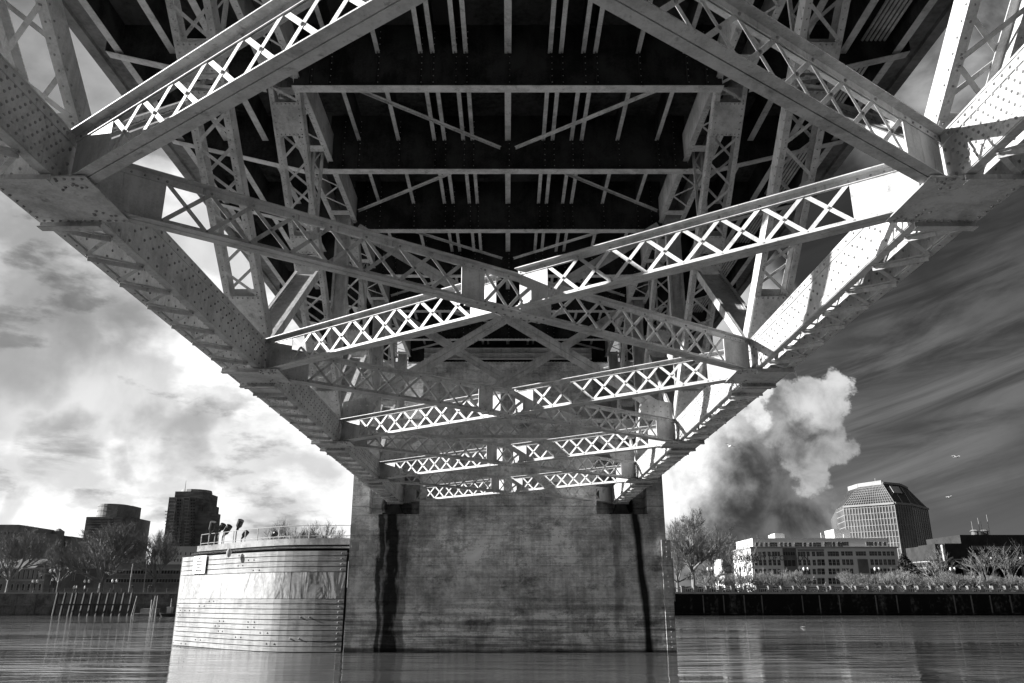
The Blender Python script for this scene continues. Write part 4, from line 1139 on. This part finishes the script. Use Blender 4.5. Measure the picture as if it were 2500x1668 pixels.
# ------------------------------------------------------------------ lamps
def street_lamp(px, D, h, label, twin=True, grp='twin-globe street lamps', m='black'):
    q = G(px, 1440, D); t = thing('street_lamp', label, 'street lamp', (q.x, D, GZ+.1), grp)
    b = MB(); b.tube((q.x, D, GZ), (q.x, D, GZ+.6), .2, .12, 8); b.tube((q.x, D, GZ+.6), (q.x, D, GZ+h-.5), .1, .07, 8)
    if twin: b.tube((q.x-.45, D, GZ+h-.75), (q.x+.45, D, GZ+h-.75), .05, .05); b.tube((q.x-.45, D, GZ+h-.75), (q.x-.45, D, GZ+h-.5), .06, .1); b.tube((q.x+.45, D, GZ+h-.75), (q.x+.45, D, GZ+h-.5), .06, .1)
    b.build('pole', M[m], t)
    for s_ in ((-.45, .45) if twin else (0,)):
        b = MB(); z = GZ+h-.5
        b.tube((q.x+s_, D, z), (q.x+s_, D, z+.25), .12, .24, 10); b.tube((q.x+s_, D, z+.25), (q.x+s_, D, z+.55), .24, .2, 10); b.tube((q.x+s_, D, z+.55), (q.x+s_, D, z+.72), .2, .05, 10)
        b.build('globe', M['white'], t)
for px, lb in ((1737, 'twin-globe street lamp among the trees nearest the pier on the right bank'), (1973, 'twin-globe street lamp in front of the middle of the five-storey building'), (2148, 'twin-globe street lamp before the right half of the five-storey building'), (2334, 'twin-globe street lamp before the left columns of the dark office block')):
    street_lamp(px, 181, 5.4, lb)
for px, h, lb in ((121, 5.0, 'tallest twin-globe street lamp on the left bank, right of the arcaded hall'), (82, 2.8, 'low twin-globe street lamp in front of the arcaded hall'), (129, 3.2, 'low twin-globe street lamp just right of the tallest one on the left bank'), (209, 2.8, 'low twin-globe street lamp left of the biggest bare tree'), (277, 2.9, 'low dark street lamp right of the biggest bare tree')):
    street_lamp(px, 181, h, lb)
for px, top_, lb in ((316, 1366, 'tall pale mast with a boxy head right of the biggest tree'), (350, 1372, 'thinner pale mast left of the leaning bare tree')):
    q = G(px, 1440, 180); h = G(px, top_, 180).z; t = thing('mast', lb, 'mast', (q.x, 180, GZ), 'pale masts on the left bank')
    b = MB(); b.tube((q.x, 180, GZ), (q.x, 180, h), .22 if px == 316 else .12, .12, 8); b.build('pole', M['conc'], t)
    b = MB(); b.box(q.x-.35, q.x+.35, 179.7, 180.3, h-.8, h+.05) if px == 316 else b.tube((q.x, 180, h), (q.x, 180, h+.5), .1, .02); b.build('head', M['conc'], t)
for px, py, lb in ((1883+135, 1440, 'white diamond sign on a post at the balustrade before the five-storey building'), (2272, 1424, 'small white park sign below the evergreen')):
    q = G(px, 1440, 179.5); t = thing('park_sign', lb, 'sign', (q.x, 179.5, GZ), 'small park signs')
    b = MB(); b.tube((q.x, 179.5, GZ), (q.x, 179.5, GZ+2.2), .05, .05); b.build('post', M['conc'], t)
    b = MB(); z = GZ+1.9
    if px < 2100: b.prism([(q.x-.42, 179.42, z), (q.x, 179.42, z-.55), (q.x+.42, 179.42, z), (q.x, 179.42, z+.55)], (0, .04, 0))
    else: b.box(q.x-.3, q.x+.3, 179.42, 179.46, z-.4, z+.6)
    b.build('plate', M['white'], t)

# ------------------------------------------------------------------ people (a few pixels tall) and gulls
def person_mesh(pose):
    V = [(0,0,.95),(0,0,1.25),(0,0,1.45),(0,0,1.56),(0,0,1.70),(.10,0,.9),(.12,.05*pose,.5),(.12,-.08*pose,.06),(-.10,0,.9),(-.12,-.12*pose,.5),(-.12,.1*pose,.06),
         (.2,0,1.42),(.27,.03,1.15),(.25,-.12,.92),(-.2,0,1.42),(-.27,-.03,1.15),(-.25,.1,.92),(.13,-.16,.05),(-.13,.0,.05)]
    E = [(0,1),(1,2),(2,3),(3,4),(0,5),(5,6),(6,7),(0,8),(8,9),(9,10),(2,11),(11,12),(12,13),(2,14),(14,15),(15,16),(7,17),(10,18)]
    Rr = [.15,.14,.12,.06,.11,.1,.075,.05,.1,.075,.05,.07,.05,.04,.07,.05,.04,.04,.04]
    me = bpy.data.meshes.new('person'); me.from_pydata(V, E, []); o = bpy.data.objects.new('tmp', me); COL.objects.link(o)
    o.modifiers.new('s', 'SKIN'); 
    for v, r in zip(me.skin_vertices[0].data, Rr): v.radius = (r, r*.8)
    me.skin_vertices[0].data[0].use_root = True
    o.modifiers.new('d', 'SUBSURF').levels = 1
    bpy.context.view_layer.update()
    m2 = bpy.data.meshes.new_from_object(o.evaluated_get(bpy.context.evaluated_depsgraph_get())); bpy.data.objects.remove(o)
    m2.materials.clear(); m2.materials.append(M['cloth']); m2.materials.append(M['skin']); m2.materials.append(M['stone'])
    for p in m2.polygons: p.material_index = 1 if p.center.z > 1.56 else (2 if pose > 0 and p.center.z > .95 else 0)
    return m2
pm = [person_mesh(1), person_mesh(-1)]
for i, (px, D, lb) in enumerate(((181, 178.5, 'person in a pale top walking on the left promenade near the big tree'), (186, 179, 'person in dark clothes beside the walker in the pale top'), (206, 178.6, 'person in a pale top standing right of the two walkers on the left bank'), (322, 178.2, 'person in dark clothes at the railing right of the boxy mast'),
        (363, 178.4, 'left one of the small group at the railing near the leaning tree'), (369, 178.6, 'middle one of the small group at the railing near the leaning tree'), (1720, 180, 'person in dark clothes walking by the balustrade near the pier'), (1843, 180, 'person standing between cherry trees below the lettering'), (2418, 180, 'person in a pale top behind the balustrade before the dark office block'))):
    o = bpy.data.objects.new('person', pm[0 if 'pale' in lb else 1]); COL.objects.link(o); q = G(px, 1440, D)
    o.location = (q.x, D, GZ+.12); o.rotation_euler = (0, 0, random.uniform(0, 6)); o['label'] = lb; o['category'] = 'person'
def gull(px, py, D, rot, lb, sc=1., fly=True):
    q = G(px, py, D); b = MB()
    b.tube((-.28, 0, 0), (-.1, 0, .01), .02, .07, 8, True); b.tube((-.1, 0, .01), (.12, 0, .02), .07, .06, 8, False); b.tube((.12, 0, .02), (.24, 0, .03), .06, .04, 8); b.tube((.24, 0, .03), (.30, 0, .02), .015, .005, 5)
    if fly:
        for s_ in (-1, 1):
            b.prism([(.08, s_*.05, .04), (-.08, s_*.05, .04), (-.04, s_*.36, .20), (.10, s_*.36, .21)], (0, 0, .015))
            b.prism([(.10, s_*.361, .21), (-.04, s_*.361, .20), (-.13, s_*.70, .13)], (0, 0, .012))
    b.prism([(-.27, .02, 0), (-.27, -.02, 0), (-.42, -.06, .0), (-.42, .06, 0)], (0, 0, .012))
    o = b.build('gull', M['feather'], None, label=lb, category='bird', group='gulls over the river'); o.location = q; o.rotation_euler = rot; o.scale = (sc,)*3; return o
gull(1782, 1090, 75, (0.3, 0.2, 1.9), 'gull in the air against the dark cloud beside the bridge', .8)
gull(2335, 1117, 75, (0.2, 0, .2), 'pale gull flying above the glass tower to its right', .8)
gull(2318, 1215, 85, (0, 0, .1), 'dark small gull gliding right of the glass tower roof', .75)
o = gull(1962, 1538, 100, (0, 0, .1), 'gull resting on the water before the right sea wall', .9, False); o.location.z = .03
# floating debris line

# ------------------------------------------------------------------ sky, sun, camera
EL, AZ = math.radians(21), math.radians(-.6)     # sun to the left, a little behind the camera
sd = Vector((-math.cos(EL)*math.cos(AZ), -math.cos(EL)*math.sin(AZ), math.sin(EL)))
sl = bpy.data.lights.new('sun', 'SUN'); sl.energy = 3.7; sl.angle = math.radians(.53); sl.color = (1., .995, .985)
so = bpy.data.objects.new('sun', sl); COL.objects.link(so); so.rotation_euler = sd.to_track_quat('Z', 'Y').to_euler()
w = bpy.data.worlds.new('World'); C.world = w; w.use_nodes = True; t = NT(w.node_tree)
out = t.node('ShaderNodeOutputWorld'); bg = t.node('ShaderNodeBackground'); t.l.new(bg.outputs[0], out.inputs[0])
tc = t.node('ShaderNodeTexCoord').outputs['Generated']
sk = t.node('ShaderNodeTexSky', sky_type='NISHITA'); sk.sun_disc = False; sk.sun_elevation = EL
sk.sun_rotation = math.atan2(sd.x, sd.y)
rgb = t.node('ShaderNodeSeparateColor'); t.l.new(sk.outputs[0], rgb.inputs[0])
clear = t.mul(rgb.outputs[0], .115)             # black-and-white film behind a red filter: keep the red channel
n = t.node('ShaderNodeVectorMath', operation='NORMALIZE'); t.l.new(tc, n.inputs[0]); d = n.outputs[0]
q = t.xyz(d)
up = t.math('MAXIMUM', q[2], .02)
pl = t.node('ShaderNodeCombineXYZ'); t.put(pl.inputs[0], t.math('DIVIDE', q[0], t.add(up, .12))); t.put(pl.inputs[1], t.math('DIVIDE', q[1], t.add(up, .12)))
plane = pl.outputs[0]
nA = t.noise(plane, .55, 8, .6, .5); nB = t.noise(d, 5.5, 9, .58, .35); nC = t.noise(t.vadd(plane, (7, 3, 0)), 1.6, 7, .6, .4)
nv = t.node('ShaderNodeTexNoise'); t.put(nv.inputs['Vector'], d); nv.inputs['Scale'].default_value = 9; nv.inputs['Detail'].default_value = 6
wob = t.vmul(t.vadd(nv.outputs['Color'], (-.5, -.5, -.5)), (.22, .22, .22)); dw = t.vadd(d, wob)
nv2 = t.node('ShaderNodeTexNoise'); t.put(nv2.inputs['Vector'], d); nv2.inputs['Scale'].default_value = 26; nv2.inputs['Detail'].default_value = 6; nv2.inputs['Roughness'].default_value = .6
puff = t.vadd(d, t.vmul(t.vadd(nv2.outputs['Color'], (-.5, -.5, -.5)), (.085, .085, .085)))
def blob(px, py, r0, r1, src=None):
    v = dirpx(px, py); c0, c1 = math.cos(r0/1944), math.cos(r1/1944)
    nn_ = t.node('ShaderNodeVectorMath', operation='NORMALIZE'); t.put(nn_.inputs[0], src if src is not None else dw)
    return t.ss(t.dot(nn_.outputs[0], tuple(v)), c1, c0)
def mx(*a):
    r = a[0]
    for x in a[1:]: r = t.math('MAXIMUM', r, x)
    return r
# value units: what leaves the background before strength .1
v = clear
# broad bright overcast towards the left, broken by grey
leftm = t.ss(t.add(q[0], t.mul(t.sub(nB, .5), .25)), .02, -.14)
nD = t.noise(t.vmul(d, (1., 1., 1.7)), 4.2, 12, .56); nE = t.noise(t.vadd(t.vmul(d, (1., 1., 2.6)), (3, 1, 5)), 6.5, 12, .58)
leftv = t.add(t.ss(nD, .43, .55, 2.8, 4.7), t.mul(t.ss(nE, .55, .63), -1.3))
darkleft = mx(blob(60, 60, 100, 420), t.mul(blob(330, 30, 60, 260), .7), t.mul(blob(100, 640, 60, 330), .55), t.mul(blob(20, 500, 30, 300), .4))
leftv = t.mul(leftv, t.sub(1., t.mul(darkleft, .78)))
bl_ = mx(blob(250, 230, 40, 190), blob(450, 450, 100, 330), blob(480, 900, 150, 520), blob(760, 1160, 120, 330), t.mul(blob(330, 1100, 100, 400), .7))
leftv = t.add(leftv, t.mul(bl_, t.ss(nB, .35, .6, .1, .8)))
gr = mx(t.mul(blob(200, 1090, 10, 110), t.ss(nC, .4, .6)), t.mul(blob(470, 1040, 5, 110), .8), t.mul(blob(60, 880, 5, 150), .7), t.mul(blob(20, 1240, 5, 60), .6), t.mul(blob(360, 1250, 5, 45), .8), t.mul(blob(400, 1130, 5, 80), .7), t.mul(blob(330, 740, 5, 150), .5))
leftv = t.mul(leftv, t.sub(1., t.mul(gr, .50)))
v = t.mix(leftm, v, t.math('MAXIMUM', leftv, .5))
# behind the camera and overhead: broken grey cloud, unseen and darkened to cut fill light
backm = t.ss(q[1], .25, -.15)
v = t.mix(backm, v, t.ss(nA, .4, .6, .15, .6))
# cirrus fanning out to the right
st_ = t.noise(t.vmul(t.node('ShaderNodeVectorRotate', rotation_type='Y_AXIS').outputs[0], (1, 1, 1)), 1, 1) if False else None
vr = t.node('ShaderNodeVectorRotate', rotation_type='Y_AXIS'); t.put(vr.inputs['Vector'], d); vr.inputs['Angle'].default_value = math.radians(17)
ci = t.noise(t.vmul(vr.outputs[0], (1.5, 1.5, 11.)), 2.3, 11, .62, .8)
cim = mx(blob(2260, 960, 60, 330), blob(2080, 1080, 60, 230), t.mul(blob(2480, 800, 40, 300), .7), .12)
v = t.add(v, t.mul(t.mul(cim, t.ss(ci, .34, .70)), .52))
v = t.add(v, t.mul(t.mul(blob(2400, 90, 80, 260), t.ss(nB, .35, .6)), 1.5)); v = t.add(v, t.mul(t.mul(blob(2210, 200, 30, 220), t.ss(nB, .42, .62)), .7))
# cumulus beside the bridge
greyc = mx(blob(1790, 1060, 110, 185, puff), blob(1860, 1255, 100, 190, puff), blob(1700, 1260, 100, 200, puff), blob(1880, 1150, 90, 130, puff), blob(1850, 1010, 60, 95, puff), blob(1760, 1230, 130, 190, puff), blob(1700, 1100, 150, 220, puff), blob(1900, 1250, 90, 130, puff), blob(1985, 1265, 25, 65, puff), blob(1640, 1000, 120, 230, puff), t.mul(blob(2060, 1290, 30, 70, puff), .7))
hs = t.noise(d, 24, 8, .6, .4); n9 = t.add(t.mul(hs, .45), t.mul(nB, .55))
body = t.ss(n9, .38, .60, .42, 1.5)
body = t.add(body, t.mul(blob(1640, 1150, 10, 190, puff), t.ss(n9, .3, .6, 2.2, 4.0)))
body = t.add(body, t.mul(blob(1850, 960, 10, 80, puff), 2.0)); body = t.add(body, t.mul(blob(1760, 985, 30, 140, puff), 1.6))
body = t.mul(body, t.sub(1., t.mul(blob(1850, 1275, 60, 190, puff), .5)))
v = t.mix(greyc, v, body)
head = mx(blob(1915, 985, 30, 52, puff), blob(2000, 985, 52, 70, puff), blob(2015, 1055, 50, 70, puff), blob(1975, 1110, 46, 66, puff), blob(1940, 1040, 46, 66, puff), blob(1965, 1170, 10, 35, puff), blob(2000, 950, 10, 30, puff))
hl = t.sub(blob(2000, 975, 10, 90, puff), t.mul(blob(1955, 1060, 5, 50, puff), .5))
v = t.mix(head, v, t.add(t.ss(n9, .36, .60, .7, 2.3), t.mul(hl, 1.0)))
v = t.mix(t.mul(blob(1650, 720, 60, 300), t.ss(q[0], .02, .2)), v, 2.8)      # cloud glimpsed through the trusses
col = t.node('ShaderNodeCombineColor')
for i in range(3): t.put(col.inputs[i], v)
t.l.new(col.outputs[0], bg.inputs['Color']); bg.inputs['Strength'].default_value = .076

cd = bpy.data.cameras.new('camera'); co = bpy.data.objects.new('camera', cd); COL.objects.link(co)
cd.sensor_width = 36; cd.lens = 1944/2500*36; cd.shift_x = 10/2500; cd.clip_end = 9000; cd.clip_start = .05
co.location = (0, 0, CZ); co.rotation_euler = (math.pi/2+TH, 0, 0); C.camera = co
C.render.engine = 'CYCLES'
C.cycles.max_bounces = 8; C.cycles.diffuse_bounces = 5; C.cycles.caustics_reflective = True; C.cycles.sample_clamp_indirect = 4.; C.cycles.blur_glossy = .5
C.view_settings.view_transform = 'Standard'; C.view_settings.look = 'None'; C.view_settings.exposure = 1.6; C.view_settings.gamma = 1
